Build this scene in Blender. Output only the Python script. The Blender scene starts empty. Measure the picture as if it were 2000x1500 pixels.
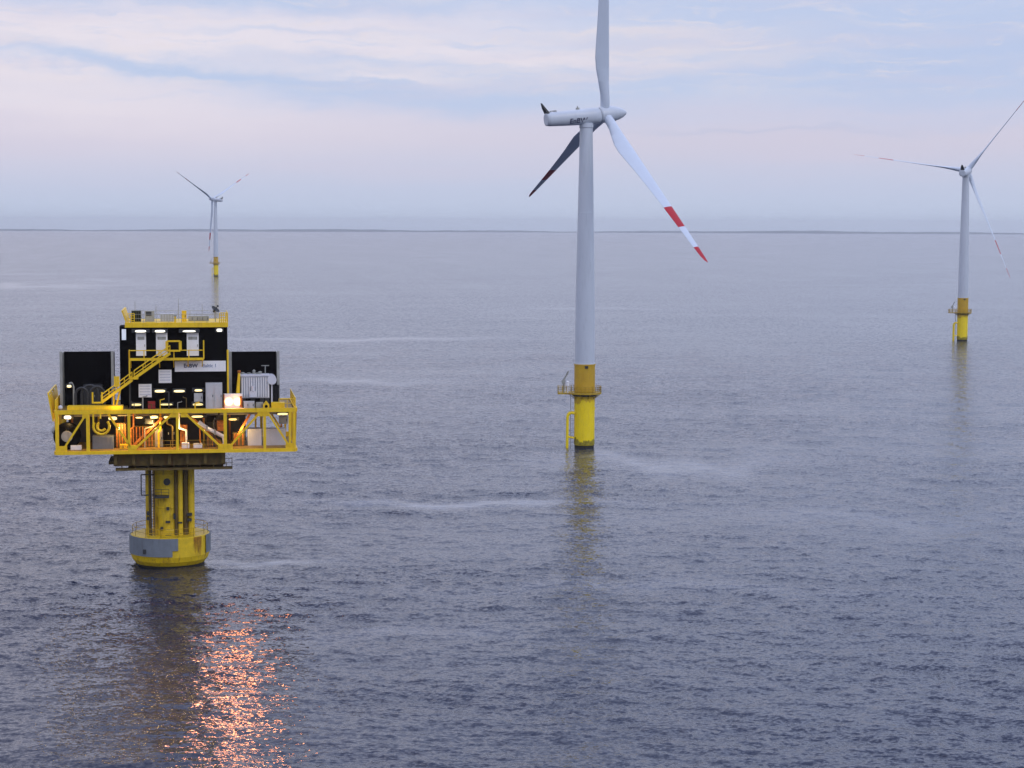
import bpy, bmesh, math, random
import numpy as np
from mathutils import Vector, Matrix
random.seed(7)
R = math.radians
sc = bpy.context.scene
COL = sc.collection

# ------------------------------------------------------------------ camera geometry (also used to measure the place)
FPX = 3740.0                      # focal length in photograph pixels (2000 wide)
PITCH = math.atan(309.5 / FPX)
ROLL = R(0.2)
CAMH = 45.0
RE = 7.4e6                        # earth radius with refraction
fw = Vector((0, math.cos(PITCH), -math.sin(PITCH)))
_r = Vector((1, 0, 0)); _u = _r.cross(fw)
rt = _r * math.cos(ROLL) + _u * math.sin(ROLL)
up = -_r * math.sin(ROLL) + _u * math.cos(ROLL)
CAM = Vector((0, 0, CAMH))

def ray(x, y):
    return fw + rt * ((x - 1000) / FPX) - up * ((y - 750) / FPX)

def ground(x, y, z=0.0):
    d = ray(x, y)
    return CAM + d * ((z - CAMH) / d.z)

cam = bpy.data.cameras.new('camera')
cam.sensor_width = 36; cam.lens = FPX / 2000 * 36
cam.clip_start = 1; cam.clip_end = 120000
co = bpy.data.objects.new('camera', cam); COL.objects.link(co)
M = Matrix((rt, up, -fw)).transposed().to_4x4(); M.translation = CAM
co.matrix_world = M
sc.camera = co

# ------------------------------------------------------------------ materials
def lin(c):
    return tuple(((v / 255) / 12.92 if v / 255 <= 0.04045 else ((v / 255 + 0.055) / 1.055) ** 2.4) for v in c)

MATS = {}
def mat(name, col, rough=0.5, metal=0.0, var=0.12, scale=1.2, streak=None, streak_amt=0.5, emit=None, estr=0.0, stretch=(1, 1, 1), bump=0.0, spec=0.5):
    m = bpy.data.materials.new(name); m.use_nodes = True
    nt = m.node_tree; b = nt.nodes['Principled BSDF']
    b.inputs['Roughness'].default_value = rough; b.inputs['Metallic'].default_value = metal
    b.inputs['Specular IOR Level'].default_value = spec
    if emit:
        b.inputs['Base Color'].default_value = (*col, 1)
        b.inputs['Emission Color'].default_value = (*emit, 1); b.inputs['Emission Strength'].default_value = estr
        MATS[name] = m; return m
    tc = nt.nodes.new('ShaderNodeTexCoord'); mp = nt.nodes.new('ShaderNodeMapping'); mp.inputs['Scale'].default_value = stretch
    nt.links.new(tc.outputs['Object'], mp.inputs['Vector'])
    n = nt.nodes.new('ShaderNodeTexNoise'); n.inputs['Scale'].default_value = scale; n.inputs['Detail'].default_value = 5; n.inputs['Roughness'].default_value = 0.65
    nt.links.new(mp.outputs['Vector'], n.inputs['Vector'])
    rp = nt.nodes.new('ShaderNodeValToRGB')
    rp.color_ramp.elements[0].position = 0.3; rp.color_ramp.elements[1].position = 0.72
    rp.color_ramp.elements[0].color = (*[max(0, c * (1 - var)) for c in col], 1)
    rp.color_ramp.elements[1].color = (*[min(1, c * (1 + var)) for c in col], 1)
    nt.links.new(n.outputs['Fac'], rp.inputs['Fac'])
    out = rp.outputs['Color']
    if streak:
        mp2 = nt.nodes.new('ShaderNodeMapping'); mp2.inputs['Scale'].default_value = (1.3, 1.3, 0.16)
        nt.links.new(tc.outputs['Object'], mp2.inputs['Vector'])
        n2 = nt.nodes.new('ShaderNodeTexNoise'); n2.inputs['Scale'].default_value = 1.6; n2.inputs['Detail'].default_value = 6; n2.inputs['Roughness'].default_value = 0.7
        nt.links.new(mp2.outputs['Vector'], n2.inputs['Vector'])
        r2 = nt.nodes.new('ShaderNodeValToRGB'); r2.color_ramp.elements[0].position = 0.53; r2.color_ramp.elements[1].position = 0.68
        r2.color_ramp.elements[1].color = (streak_amt,) * 3 + (1,)
        nt.links.new(n2.outputs['Fac'], r2.inputs['Fac'])
        mx = nt.nodes.new('ShaderNodeMix'); mx.data_type = 'RGBA'
        nt.links.new(r2.outputs['Color'], mx.inputs['Factor']); nt.links.new(out, mx.inputs['A']); mx.inputs['B'].default_value = (*streak, 1)
        out = mx.outputs['Result']
    nt.links.new(out, b.inputs['Base Color'])
    if bump:
        bp = nt.nodes.new('ShaderNodeBump'); bp.inputs['Strength'].default_value = bump; bp.inputs['Distance'].default_value = 0.05
        nt.links.new(n.outputs['Fac'], bp.inputs['Height']); nt.links.new(bp.outputs['Normal'], b.inputs['Normal'])
    MATS[name] = m
    return m

RUST = (0.16, 0.055, 0.012)
yellow = mat('yellow_paint', (0.88, 0.58, 0.006), 0.45, var=0.10, streak=(0.42, 0.2, 0.01), streak_amt=0.4)
yellow_tp = mat('traffic_yellow_paint', (0.94, 0.72, 0.004), 0.45, var=0.06, scale=0.5, streak=(0.62, 0.42, 0.01), streak_amt=0.4)
ochre = mat('ochre_paint', (0.56, 0.35, 0.014), 0.5, var=0.10, scale=0.6, streak=(0.36, 0.16, 0.01), streak_amt=0.4)
olive = mat('weathered_yellow_paint', (0.46, 0.31, 0.012), 0.55, var=0.2, streak=RUST, streak_amt=0.75)
column_yellow = mat('column_yellow_paint', (0.72, 0.50, 0.01), 0.5, var=0.16, streak=(0.22, 0.10, 0.012), streak_amt=0.8)
brown = mat('rust_and_shade_brown_steel', (0.11, 0.076, 0.014), 0.7, var=0.4, streak=RUST, streak_amt=0.5)  # rust brown; on the underdeck frame it stands for shade on yellow
black = mat('black_cladding', (0.0025, 0.0025, 0.003), 0.75, var=0.35, scale=0.8, spec=0.06)
darkgrey = mat('dark_grey_steel', (0.03, 0.033, 0.037), 0.5, var=0.3)
galv = mat('galvanised_steel', (0.36, 0.37, 0.34), 0.45, 0.2, var=0.2, streak=(0.22, 0.2, 0.16), streak_amt=0.5)
grey = mat('light_grey_paint', (0.50, 0.52, 0.54), 0.45, var=0.08, scale=2, streak=(0.3, 0.29, 0.27), streak_amt=0.35)
palegrey = mat('pale_grey_container_paint', (0.62, 0.64, 0.70), 0.45, var=0.06, scale=1.0, streak=(0.45, 0.43, 0.42), streak_amt=0.3)
midgrey = mat('mid_grey_fender', (0.17, 0.20, 0.23), 0.65, var=0.12, scale=0.9, streak=(0.10, 0.11, 0.12), streak_amt=0.5)
white = mat('white_paint', (0.85, 0.86, 0.87), 0.4, var=0.04, streak=(0.6, 0.58, 0.54), streak_amt=0.15)
tower_paint = mat('tower_pale_grey_paint', (0.57, 0.63, 0.70), 0.35, var=0.05, scale=0.25, stretch=(1, 1, 0.3), streak=(0.42, 0.47, 0.53), streak_amt=0.4)
blade_paint = mat('blade_white_paint', (0.60, 0.68, 0.78), 0.3, var=0.03, scale=0.3)
blade_red = mat('blade_red_paint', (0.46, 0.003, 0.012), 0.35, var=0.08, scale=0.6)
navy = mat('navy_lettering', (0.012, 0.014, 0.07), 0.4)
letter_dark = mat('dark_lettering', (0.05, 0.045, 0.09), 0.4)
letter_light = mat('pale_blue_lettering', (0.28, 0.33, 0.45), 0.4)
growth_shade = mat('marine_growth_and_shade', (0.022, 0.020, 0.008), 0.75, var=0.5, scale=2.5, bump=0.6)
orange_steel = mat('orange_steel_and_glow', (0.48, 0.15, 0.014), 0.55, var=0.5, scale=2.5, streak=(0.06, 0.03, 0.012), streak_amt=0.85)  # orange also carries the warm lamp glow inside the lower deck
redpaint = mat('red_box_paint', (0.30, 0.015, 0.012), 0.4)
greenblack = mat('dark_green_steel', (0.035, 0.042, 0.016), 0.5, var=0.3)
floor_steel = mat('deck_plate', (0.30, 0.19, 0.04), 0.6, var=0.35, streak=RUST, streak_amt=0.4)
lamp_warm = mat('warm_lamp_glass', (1, 0.9, 0.6), emit=(1.0, 0.79, 0.34), estr=1.45)
lamp_dim = mat('dim_warm_lamp_glass', (1, 0.9, 0.6), emit=(1.0, 0.78, 0.22), estr=0.8)
lamp_cool = mat('white_lamp_glass', (1, 1, 0.9), emit=(1.0, 0.95, 0.76), estr=1.4)
lamp_orange = mat('sodium_lamp_glass', (1, 0.6, 0.2), emit=(1.0, 0.46, 0.13), estr=9.0)
window_lit = mat('lit_window_glass', (0.8, 0.85, 0.9), emit=(0.70, 0.78, 0.95), estr=0.6)

# ------------------------------------------------------------------ mesh builder
class MB:
    def __init__(s): s.v = []; s.f = []; s.mi = []; s.cur = 0; s.sm = []; s.smooth = False
    def add(s, vs, fs):
        o = len(s.v); s.v += [tuple(v) for v in vs]
        for f in fs: s.f.append(tuple(i + o for i in f)); s.mi.append(s.cur); s.sm.append(s.smooth)
    def box(s, x0, x1, y0, y1, z0, z1):
        s.add([(x0, y0, z0), (x1, y0, z0), (x1, y1, z0), (x0, y1, z0), (x0, y0, z1), (x1, y0, z1), (x1, y1, z1), (x0, y1, z1)],
              [(3, 2, 1, 0), (4, 5, 6, 7), (0, 1, 5, 4), (1, 2, 6, 5), (2, 3, 7, 6), (3, 0, 4, 7)])
    def bar(s, a, b, w, h=None):
        h = h or w; a = Vector(a); b = Vector(b); d = (b - a).normalized()
        t = Vector((0, 0, 1)) if abs(d.z) < 0.95 else Vector((0, 1, 0))
        x = d.cross(t).normalized() * w / 2; y = x.cross(d).normalized() * h / 2
        s.add([a - x - y, a + x - y, a + x + y, a - x + y, b - x - y, b + x - y, b + x + y, b - x + y],
              [(3, 2, 1, 0), (4, 5, 6, 7), (0, 1, 5, 4), (1, 2, 6, 5), (2, 3, 7, 6), (3, 0, 4, 7)])
    def cyl(s, a, b, r0, r1=None, n=12, caps=True):
        r1 = r0 if r1 is None else r1; a = Vector(a); b = Vector(b); d = (b - a).normalized()
        t = Vector((0, 0, 1)) if abs(d.z) < 0.95 else Vector((1, 0, 0))
        x = d.cross(t).normalized(); y = d.cross(x).normalized(); vs = []
        for k in range(n):
            c, q = math.cos(2 * math.pi * k / n), math.sin(2 * math.pi * k / n)
            vs += [a + (x * c + y * q) * r0, b + (x * c + y * q) * r1]
        fs = [(2 * k, 2 * k + 1, (2 * k + 3) % (2 * n), (2 * k + 2) % (2 * n)) for k in range(n)]
        sm = s.smooth; s.smooth = n > 8; s.add(vs, fs); s.smooth = False
        if caps: s.add(vs, [tuple(2 * k for k in range(n)), tuple(2 * k + 1 for k in reversed(range(n)))])
        s.smooth = sm
    def tube(s, pts, r, n=8):
        for a, b in zip(pts[:-1], pts[1:]): s.cyl(a, b, r, n=n)
    def rings(s, rings, closed=True):            # loft of equal-length rings
        n = len(rings[0]); o = [p for q in rings for p in q]; fs = []
        for i in range(len(rings) - 1):
            for k in range(n if closed else n - 1):
                k2 = (k + 1) % n
                fs.append((i * n + k, i * n + k2, (i + 1) * n + k2, (i + 1) * n + k))
        s.add(o, fs)
        sm = s.smooth; s.smooth = False
        if closed: s.add(rings[0], [tuple(reversed(range(n)))]); s.add(rings[-1], [tuple(range(n))])
        s.smooth = sm
    def lathe(s, prof, n=48, a0=0, a1=2 * math.pi, cx=0, cy=0):
        sm = s.smooth; s.smooth = True
        full = abs(a1 - a0 - 2 * math.pi) < 1e-6; m = n if full else n + 1
        for (r0, z0), (r1, z1) in zip(prof[:-1], prof[1:]):
            vs = []
            for k in range(m):
                a = a0 + (a1 - a0) * k / n; c, q = math.cos(a), math.sin(a)
                vs += [(cx + r0 * c, cy + r0 * q, z0), (cx + r1 * c, cy + r1 * q, z1)]
            s.add(vs, [(2 * k, (2 * k + 2) % (2 * m), (2 * k + 3) % (2 * m), 2 * k + 1) for k in range(n if full else n)])
        s.smooth = sm
    def railing(s, pts, h=1.1, post=1.5, r=0.045, rails=(1.0, 0.5)):
        for a, b in zip(pts[:-1], pts[1:]):
            a = Vector(a); b = Vector(b); n = max(1, round((b - a).length / post))
            for k in range(n + 1):
                p = a.lerp(b, k / n); s.cyl(p, p + Vector((0, 0, h)), r, n=6)
            for q in rails: s.cyl(a + Vector((0, 0, h * q)), b + Vector((0, 0, h * q)), r * 0.9, n=6)
    def mesh(s, name, mats):
        me = bpy.data.meshes.new(name); me.from_pydata(s.v, [], s.f)
        for m in (mats if isinstance(mats, (list, tuple)) else [mats]): me.materials.append(m)
        me.polygons.foreach_set('material_index', s.mi); me.polygons.foreach_set('use_smooth', s.sm)
        bm = bmesh.new(); bm.from_mesh(me); bmesh.ops.recalc_face_normals(bm, faces=bm.faces); bm.to_mesh(me); bm.free()
        me.update(); return me
    def build(s, name, mats, parent=None):
        return obj(name, s.mesh(name, mats), parent)

def obj(name, me, parent=None):
    o = bpy.data.objects.new(name, me); COL.objects.link(o)
    if parent: o.parent = parent
    return o
def tag(o, label=None, cat=None, group=None, kind=None):
    if label: o['label'] = label
    if cat: o['category'] = cat
    if group: o['group'] = group
    if kind: o['kind'] = kind
    return o
def empty(name, loc=(0, 0, 0), rz=0.0):
    o = bpy.data.objects.new(name, None); COL.objects.link(o); o.location = loc; o.rotation_euler = (0, 0, rz)
    o.empty_display_size = 1; return o
def text_mesh(name, body, size, bold=0.0):
    cu = bpy.data.curves.new(name, 'FONT'); cu.body = body; cu.size = size; cu.extrude = 0.01; cu.offset = bold
    cu.align_x = 'CENTER'; cu.align_y = 'CENTER'
    t = bpy.data.objects.new(name, cu); COL.objects.link(t)
    me = bpy.data.meshes.new_from_object(t.evaluated_get(bpy.context.evaluated_depsgraph_get()))
    bpy.data.objects.remove(t); bpy.data.curves.remove(cu); me.name = name
    return me

# ------------------------------------------------------------------ sky and light
w = bpy.data.worlds.new('World'); sc.world = w; w.use_nodes = True
nt = w.node_tree; nt.nodes.clear()
def N(t, **k):
    n = nt.nodes.new('ShaderNode' + t)
    for a, b in k.items(): setattr(n, a, b)
    return n
def mth(op, a, b=None, c=None):
    n = N('Math', operation=op)
    for i, v in enumerate((a, b, c)):
        if v is None: continue
        if isinstance(v, (int, float)): n.inputs[i].default_value = v
        else: nt.links.new(v, n.inputs[i])
    return n.outputs[0]
def mixc(f, a, b):
    n = N('Mix', data_type='RGBA'); n.clamp_factor = True
    for k, v in (('Factor', f), ('A', a), ('B', b)):
        if isinstance(v, tuple): n.inputs[k].default_value = (*v, 1)
        elif isinstance(v, (int, float)): n.inputs[k].default_value = v
        else: nt.links.new(v, n.inputs[k])
    return n.outputs['Result']
def noise(u, v, su, sv, detail=4, seed=0.0, rough=0.55):
    cx = N('CombineXYZ'); nt.links.new(mth('MULTIPLY', u, su), cx.inputs[0]); nt.links.new(mth('MULTIPLY', v, sv), cx.inputs[1]); cx.inputs[2].default_value = seed
    n = N('TexNoise'); n.inputs['Scale'].default_value = 1; n.inputs['Detail'].default_value = detail; n.inputs['Roughness'].default_value = rough
    nt.links.new(cx.outputs[0], n.inputs['Vector']); return n.outputs['Fac']
def smooth(x, a, b):
    n = N('MapRange', interpolation_type='SMOOTHSTEP'); nt.links.new(x, n.inputs['Value'])
    n.inputs['From Min'].default_value = a; n.inputs['From Max'].default_value = b; return n.outputs['Result']
tc = N('TexCoord'); sp = N('SeparateXYZ'); nt.links.new(tc.outputs['Generated'], sp.inputs[0])
X, Y, Z = sp.outputs
U = mth('MULTIPLY', mth('ARCTAN2', X, Y), 37.4)            # azimuth and elevation in units of about 1.5 degrees
V = mth('MULTIPLY', mth('ARCSINE', Z), 37.4)
ramp = N('ValToRGB'); nt.links.new(mth('DIVIDE', V, 60.0), ramp.inputs['Fac'])
stops = [(0, (200, 214, 238)), (.7, (201, 210, 235)), (1.2, (207, 210, 233)), (1.75, (216, 212, 231)), (2.2, (212, 212, 234)), (2.55, (198, 210, 238)),
         (4.4, (193, 207, 239)), (5.6, (222, 236, 270)), (9, (240, 255, 296)), (18, (250, 270, 322)), (35, (240, 262, 322)), (60, (208, 234, 310))]
cr = ramp.color_ramp
while len(cr.elements) < len(stops): cr.elements.new(0.5)
for e, (p, c) in zip(cr.elements, stops): e.position = max(0, p) / 60; e.color = (*lin(c), 1)
sky = ramp.outputs['Color']
wob = mth('MULTIPLY', mth('SUBTRACT', noise(U, V, 0.45, 1.3, 5, 3.1, 0.62), 0.5), 0.9)
Vw = mth('ADD', V, wob)
def band(u0, v0, slope, hu, hv):
    du = mth('SUBTRACT', U, u0); dv = mth('SUBTRACT', mth('SUBTRACT', Vw, v0), mth('MULTIPLY', du, slope))
    q = mth('ADD', mth('POWER', mth('ABSOLUTE', mth('DIVIDE', du, hu)), 2.0), mth('POWER', mth('ABSOLUTE', mth('DIVIDE', dv, hv)), 2.0))
    return mth('EXPONENT', mth('MULTIPLY', q, -1.0))
CREAM = lin((240, 231, 240)); PINK = lin((233, 222, 236)); BLUE = lin((190, 206, 238)); PEACH = lin((236, 226, 232))
def paint(mask, colr, amt):
    global sky
    sky = mixc(mth('MULTIPLY', mask, amt), sky, colr)
# brighter western half low down, thin streaks everywhere
paint(mth('MULTIPLY', smooth(U, 3.0, -11.0), smooth(V, 0.2, 2.4)), PINK, 0.55)
st = noise(U, Vw, 0.16, 2.2, 7, 0.4, 0.6)
paint(mth('MULTIPLY', smooth(st, 0.48, 0.66), smooth(V, 1.9, 3.0)), PEACH, 0.5)
paint(mth('MULTIPLY', smooth(noise(U, Vw, 0.12, 1.5, 6, 7.7), 0.52, 0.68), smooth(V, 1.0, 2.2)), BLUE, 0.35)
for u0, v0, s, hu, hv, c, a in (
        (-8.2, 3.35, 0.0, 7.5, 0.72, CREAM, 0.95), (-3.0, 3.75, 0.02, 4.0, 0.34, CREAM, 0.6),
        (-9.0, 2.3, -0.05, 6.0, 0.55, CREAM, 0.6),
        (-6.3, 2.93, -0.10, 5.4, 0.155, BLUE, 0.95), (-3.6, 2.60, -0.12, 2.8, 0.26, BLUE, 0.85), (-0.5, 2.45, -0.03, 3.2, 0.33, BLUE, 0.8),
        (-4.2, 3.66, 0.0, 2.2, 0.08, BLUE, 0.5), (-2.4, 3.14, 0.0, 3.0, 0.14, BLUE, 0.7), (-5.2, 4.28, 0.0, 5.2, 0.20, BLUE, 0.85),
        (-1.2, 3.35, -0.02, 2.4, 0.20, CREAM, 0.7), (2.6, 3.35, 0.09, 2.6, 0.19, PEACH, 0.85), (2.4, 3.72, 0.02, 1.6, 0.12, PEACH, 0.7),
        (4.2, 3.15, 0.1, 2.2, 0.16, PEACH, 0.6), (0.6, 3.16, -0.02, 2.4, 0.13, CREAM, 0.75), (-2.6, 2.80, 0.0, 1.2, 0.07, CREAM, 0.6),
        (5.4, 2.75, 0.05, 1.4, 0.09, PEACH, 0.45), (8.5, 3.1, 0.0, 5.0, 0.9, lin((188, 203, 237)), 0.7),
        (5.0, 1.86, 0.0, 2.5, 0.06, lin((186, 196, 226)), 0.5), (6.0, 1.55, 0.0, 6.0, 0.4, lin((214, 208, 227)), 0.45)):
    paint(band(u0, v0, s, hu, hv), c, a)
wisp = noise(U, Vw, 0.55, 5.0, 8, 2.2, 0.66)
paint(mth('MULTIPLY', smooth(wisp, 0.50, 0.70), smooth(V, 2.2, 3.0)), PEACH, 0.5)
paint(mth('MULTIPLY', smooth(noise(U, Vw, 0.4, 4.0, 8, 9.4, 0.66), 0.52, 0.72), smooth(V, 2.1, 2.8)), BLUE, 0.55)
paint(mth('MULTIPLY', smooth(noise(U, V, 0.25, 2.4, 6, 12.0), 0.45, 0.7), smooth(V, 0.4, 1.2)), lin((216, 210, 230)), 0.3)
# broken cloud overhead
paint(mth('MULTIPLY', smooth(noise(U, V, 0.07, 0.16, 5, 5.5), 0.42, 0.62), smooth(V, 4.4, 7.0)), lin((206, 208, 226)), 0.55)
nish = N('TexSky', sky_type='NISHITA'); nish.sun_disc = False; nish.sun_elevation = R(36); nish.sun_rotation = R(135)
nish.air_density = 1.2; nish.dust_density = 2.0
sc10 = N('VectorMath', operation='SCALE'); sc10.inputs['Scale'].default_value = 10.0; nt.links.new(sky, sc10.inputs[0])
fin = mixc(0.93, nish.outputs['Color'], sc10.outputs['Vector'])
bg = N('Background'); bg.inputs['Strength'].default_value = 0.1; nt.links.new(fin, bg.inputs['Color'])
out = N('OutputWorld'); nt.links.new(bg.outputs[0], out.inputs['Surface'])

sl = bpy.data.lights.new('sun', 'SUN'); sl.energy = 0.5; sl.angle = R(22); sl.color = (1, 0.9, 0.76)
so = bpy.data.objects.new('sun', sl); COL.objects.link(so)
az, el = R(135), R(36)                         # behind the camera, to the right
sdir = Vector((math.sin(az) * math.cos(el), math.cos(az) * math.cos(el), math.sin(el)))
so.rotation_euler = sdir.to_track_quat('Z', 'Y').to_euler(); so.location = (60, -60, 90)
sc.view_settings.view_transform = 'Standard'; sc.view_settings.look = 'None'; sc.view_settings.exposure = 0; sc.view_settings.gamma = 1

# ------------------------------------------------------------------ sea: one curved sheet with real waves
def make_sea():
    rows = []
    r = 2.0
    while r < 140: rows.append(r); r *= 1.09
    r = 140.0
    while r < 27000:
        rows.append(r)
        r += max(0.22, r * r / (CAMH * 1915) * 0.72) if r < 9000 else r * 0.06
    rows = np.array(rows)
    half = R(18.5); fine = np.linspace(-half, half, 1500)
    coarse = np.linspace(half, 2 * math.pi - half, 70)[1:-1]
    ang = np.concatenate([fine, coarse])
    A, Rr = np.meshgrid(ang, rows)
    x = Rr * np.sin(A); y = Rr * np.cos(A)
    drow = np.gradient(rows); dr = np.repeat(drow[:, None], len(ang), 1)
    da = np.where(np.abs(A) <= half, (fine[1] - fine[0]) * Rr, 0.08 * Rr)
    sp_ = np.maximum(dr, da)
    rng = np.random.default_rng(5)
    z = np.zeros_like(x); unres = np.zeros_like(x)
    # calm slicks
    def nz(a, b, sx, sy, seed):
        rg = np.random.default_rng(seed); o = np.zeros_like(a)
        for k in range(10):
            th = rg.uniform(0, 2 * np.pi); f = rg.uniform(0.5, 2.0)
            o += np.sin((a / sx * np.cos(th) + b / sy * np.sin(th)) * f * 6.28 + rg.uniform(0, 6.28)) / 3.2
        return o
    gust = nz(x, y, 260., 120., 1) * 0.5 + nz(x, y, 90., 40., 2) * 0.5
    calm = np.clip(0.95 + 0.28 * gust, 0.45, 1.4)
    foam = np.zeros_like(x)
    def streak(px, py, lenx, leny, amt):
        g = ground(px, py); c = np.exp(-((x - g.x) / lenx) ** 2 - ((y - g.y - leny * 0.8 * np.sin(x / (lenx * 0.3) + px) - leny * 0.4 * np.sin(x / (lenx * 0.11) + py)) / leny) ** 2)
        np.maximum(foam, c * amt, out=foam)
        return 1 - amt * c
    for q in ((500, 1098, 10, 2.0, .9), (1300, 905, 22, 12, .7), (930, 983, 24, 3.5, .9), (700, 662, 60, 10, .85), (1130, 603, 60, 12, .7), (700, 745, 26, 7, .7), (70, 557, 75, 42, .75), (30, 534, 60, 30, .6), (190, 548, 45, 30, .5),
              (1250, 1150, 30, 4, .3), (1700, 1010, 30, 8, .3), (250, 1000, 18, 4, .4), (820, 1240, 18, 3, .3)):
        calm = calm * streak(*q)
    lam = np.exp(np.linspace(np.log(0.75), np.log(17.0), 80)) * rng.uniform(0.95, 1.05, 80)
    mss = 0.0130
    for L in lam:
        th = rng.normal(0.12, 0.62)                # travelling roughly towards the camera
        k = 2 * np.pi / L
        s2 = mss / len(lam) * (1.0 if L < 4 else (4 / L) ** 0.8)
        a = math.sqrt(2 * s2) / k
        t = np.clip((L / sp_ - 2.2) / 2.6, 0, 1); t = t * t * (3 - 2 * t)
        ph = k * (x * math.sin(th) + y * math.cos(th)) + rng.uniform(0, 6.28)
        s_ = np.sin(ph)
        z += a * t * calm * (s_ + 0.22 * np.cos(2 * ph))
        unres += (1 - t * t) * s2 * calm ** 2
    z -= Rr ** 2 / (2 * RE)
    chop = np.sqrt(np.clip(unres * 0.42 + 0.0056 * calm ** 2, 0, 1))   # rms slope of the ripples too fine for the mesh
    nR, nA = x.shape
    co_ = np.stack([x, y, z], -1).reshape(-1, 3).astype(np.float32)
    i = np.arange(nR - 1)[:, None] * nA; j = np.arange(nA)[None]; j2 = (j + 1) % nA
    quads = np.stack([i + j, i + nA + j, i + nA + j2, i + j2], -1).reshape(-1, 4).astype(np.int32)
    cap = len(co_); co_ = np.vstack([co_, [[0, 0, 0]]]).astype(np.float32)
    me = bpy.data.meshes.new('sea')
    nq = len(quads); tri = np.stack([np.full(nA, cap), np.arange(nA), (np.arange(nA) + 1) % nA], -1).astype(np.int32)
    me.vertices.add(len(co_)); me.vertices.foreach_set('co', co_.ravel())
    loops = np.concatenate([quads.ravel(), tri.ravel()]); me.loops.add(len(loops)); me.loops.foreach_set('vertex_index', loops)
    starts = np.concatenate([np.arange(nq) * 4, nq * 4 + np.arange(nA) * 3]).astype(np.int32)
    me.polygons.add(len(starts)); me.polygons.foreach_set('loop_start', starts)
    me.polygons.foreach_set('use_smooth', np.ones(len(starts), dtype=bool))
    me.update(calc_edges=True); me.validate()
    at = me.attributes.new('ripple', 'FLOAT', 'POINT'); at.data.foreach_set('value', np.append(chop.ravel(), 0.05).astype(np.float32))
    m = bpy.data.materials.new('sea_water'); m.use_nodes = True; t = m.node_tree; b = t.nodes['Principled BSDF']
    b.inputs['Base Color'].default_value = (0.015, 0.022, 0.048, 1); b.inputs['IOR'].default_value = 1.333
    b.inputs['Roughness'].default_value = 0.09
    L_ = t.links.new
    a = t.nodes.new('ShaderNodeAttribute'); a.attribute_name = 'ripple'
    tcn = t.nodes.new('ShaderNodeTexCoord'); geo = t.nodes.new('ShaderNodeNewGeometry')
    total = None
    for scale, det, amt, seed in ((1.1, 3, 1.8, 0), (3.2, 3, 2.5, 40)):
        mp = t.nodes.new('ShaderNodeMapping'); mp.inputs['Location'].default_value = (seed, seed * 2, seed); L_(tcn.outputs['Object'], mp.inputs['Vector'])
        mp.inputs['Scale'].default_value = (0.72, 1, 1)
        n1 = t.nodes.new('ShaderNodeTexNoise'); n1.inputs['Scale'].default_value = scale; n1.inputs['Detail'].default_value = det; n1.inputs['Roughness'].default_value = 0.55
        L_(mp.outputs['Vector'], n1.inputs['Vector'])
        v = t.nodes.new('ShaderNodeVectorMath'); v.operation = 'SUBTRACT'; L_(n1.outputs['Color'], v.inputs[0]); v.inputs[1].default_value = (0.5, 0.5, 0.5)
        q = t.nodes.new('ShaderNodeVectorMath'); q.operation = 'MULTIPLY'; L_(v.outputs[0], q.inputs[0]); q.inputs[1].default_value = (4.5 * amt, 5.5 * amt, 0)
        if total is None: total = q.outputs[0]
        else:
            ad = t.nodes.new('ShaderNodeVectorMath'); L_(total, ad.inputs[0]); L_(q.outputs[0], ad.inputs[1]); total = ad.outputs[0]
    scv = t.nodes.new('ShaderNodeVectorMath'); scv.operation = 'SCALE'; L_(total, scv.inputs[0]); L_(a.outputs['Fac'], scv.inputs['Scale'])
    ad = t.nodes.new('ShaderNodeVectorMath'); L_(geo.outputs['Normal'], ad.inputs[0]); L_(scv.outputs[0], ad.inputs[1])
    nm = t.nodes.new('ShaderNodeVectorMath'); nm.operation = 'NORMALIZE'; L_(ad.outputs[0], nm.inputs[0])
    L_(nm.outputs[0], b.inputs['Normal'])
    at2 = me.attributes.new('foam', 'FLOAT', 'POINT'); at2.data.foreach_set('value', np.append(foam.ravel(), 0).astype(np.float32))
    fa = t.nodes.new('ShaderNodeAttribute'); fa.attribute_name = 'foam'
    mpf = t.nodes.new('ShaderNodeMapping'); mpf.inputs['Scale'].default_value = (0.18, 0.5, 1); L_(tcn.outputs['Object'], mpf.inputs['Vector'])
    nf = t.nodes.new('ShaderNodeTexNoise'); nf.inputs['Scale'].default_value = 1.0; nf.inputs['Detail'].default_value = 7; nf.inputs['Roughness'].default_value = 0.7; L_(mpf.outputs['Vector'], nf.inputs['Vector'])
    rf = t.nodes.new('ShaderNodeValToRGB'); rf.color_ramp.elements[0].position = 0.36; rf.color_ramp.elements[1].position = 0.72; L_(nf.outputs['Fac'], rf.inputs['Fac'])
    mf = t.nodes.new('ShaderNodeMath'); mf.operation = 'MULTIPLY'; L_(rf.outputs['Color'], mf.inputs[0]); L_(fa.outputs['Fac'], mf.inputs[1])
    mf2 = t.nodes.new('ShaderNodeMath'); mf2.operation = 'MULTIPLY'; L_(mf.outputs[0], mf2.inputs[0]); mf2.inputs[1].default_value = 0.55
    mc = t.nodes.new('ShaderNodeMix'); mc.data_type = 'RGBA'; L_(mf2.outputs[0], mc.inputs['Factor']); mc.inputs['A'].default_value = b.inputs['Base Color'].default_value; mc.inputs['B'].default_value = (0.55, 0.58, 0.66, 1)
    L_(mc.outputs['Result'], b.inputs['Base Color'])
    me.materials.append(m)
    o = obj('sea', me); o['kind'] = 'structure'
make_sea()

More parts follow.
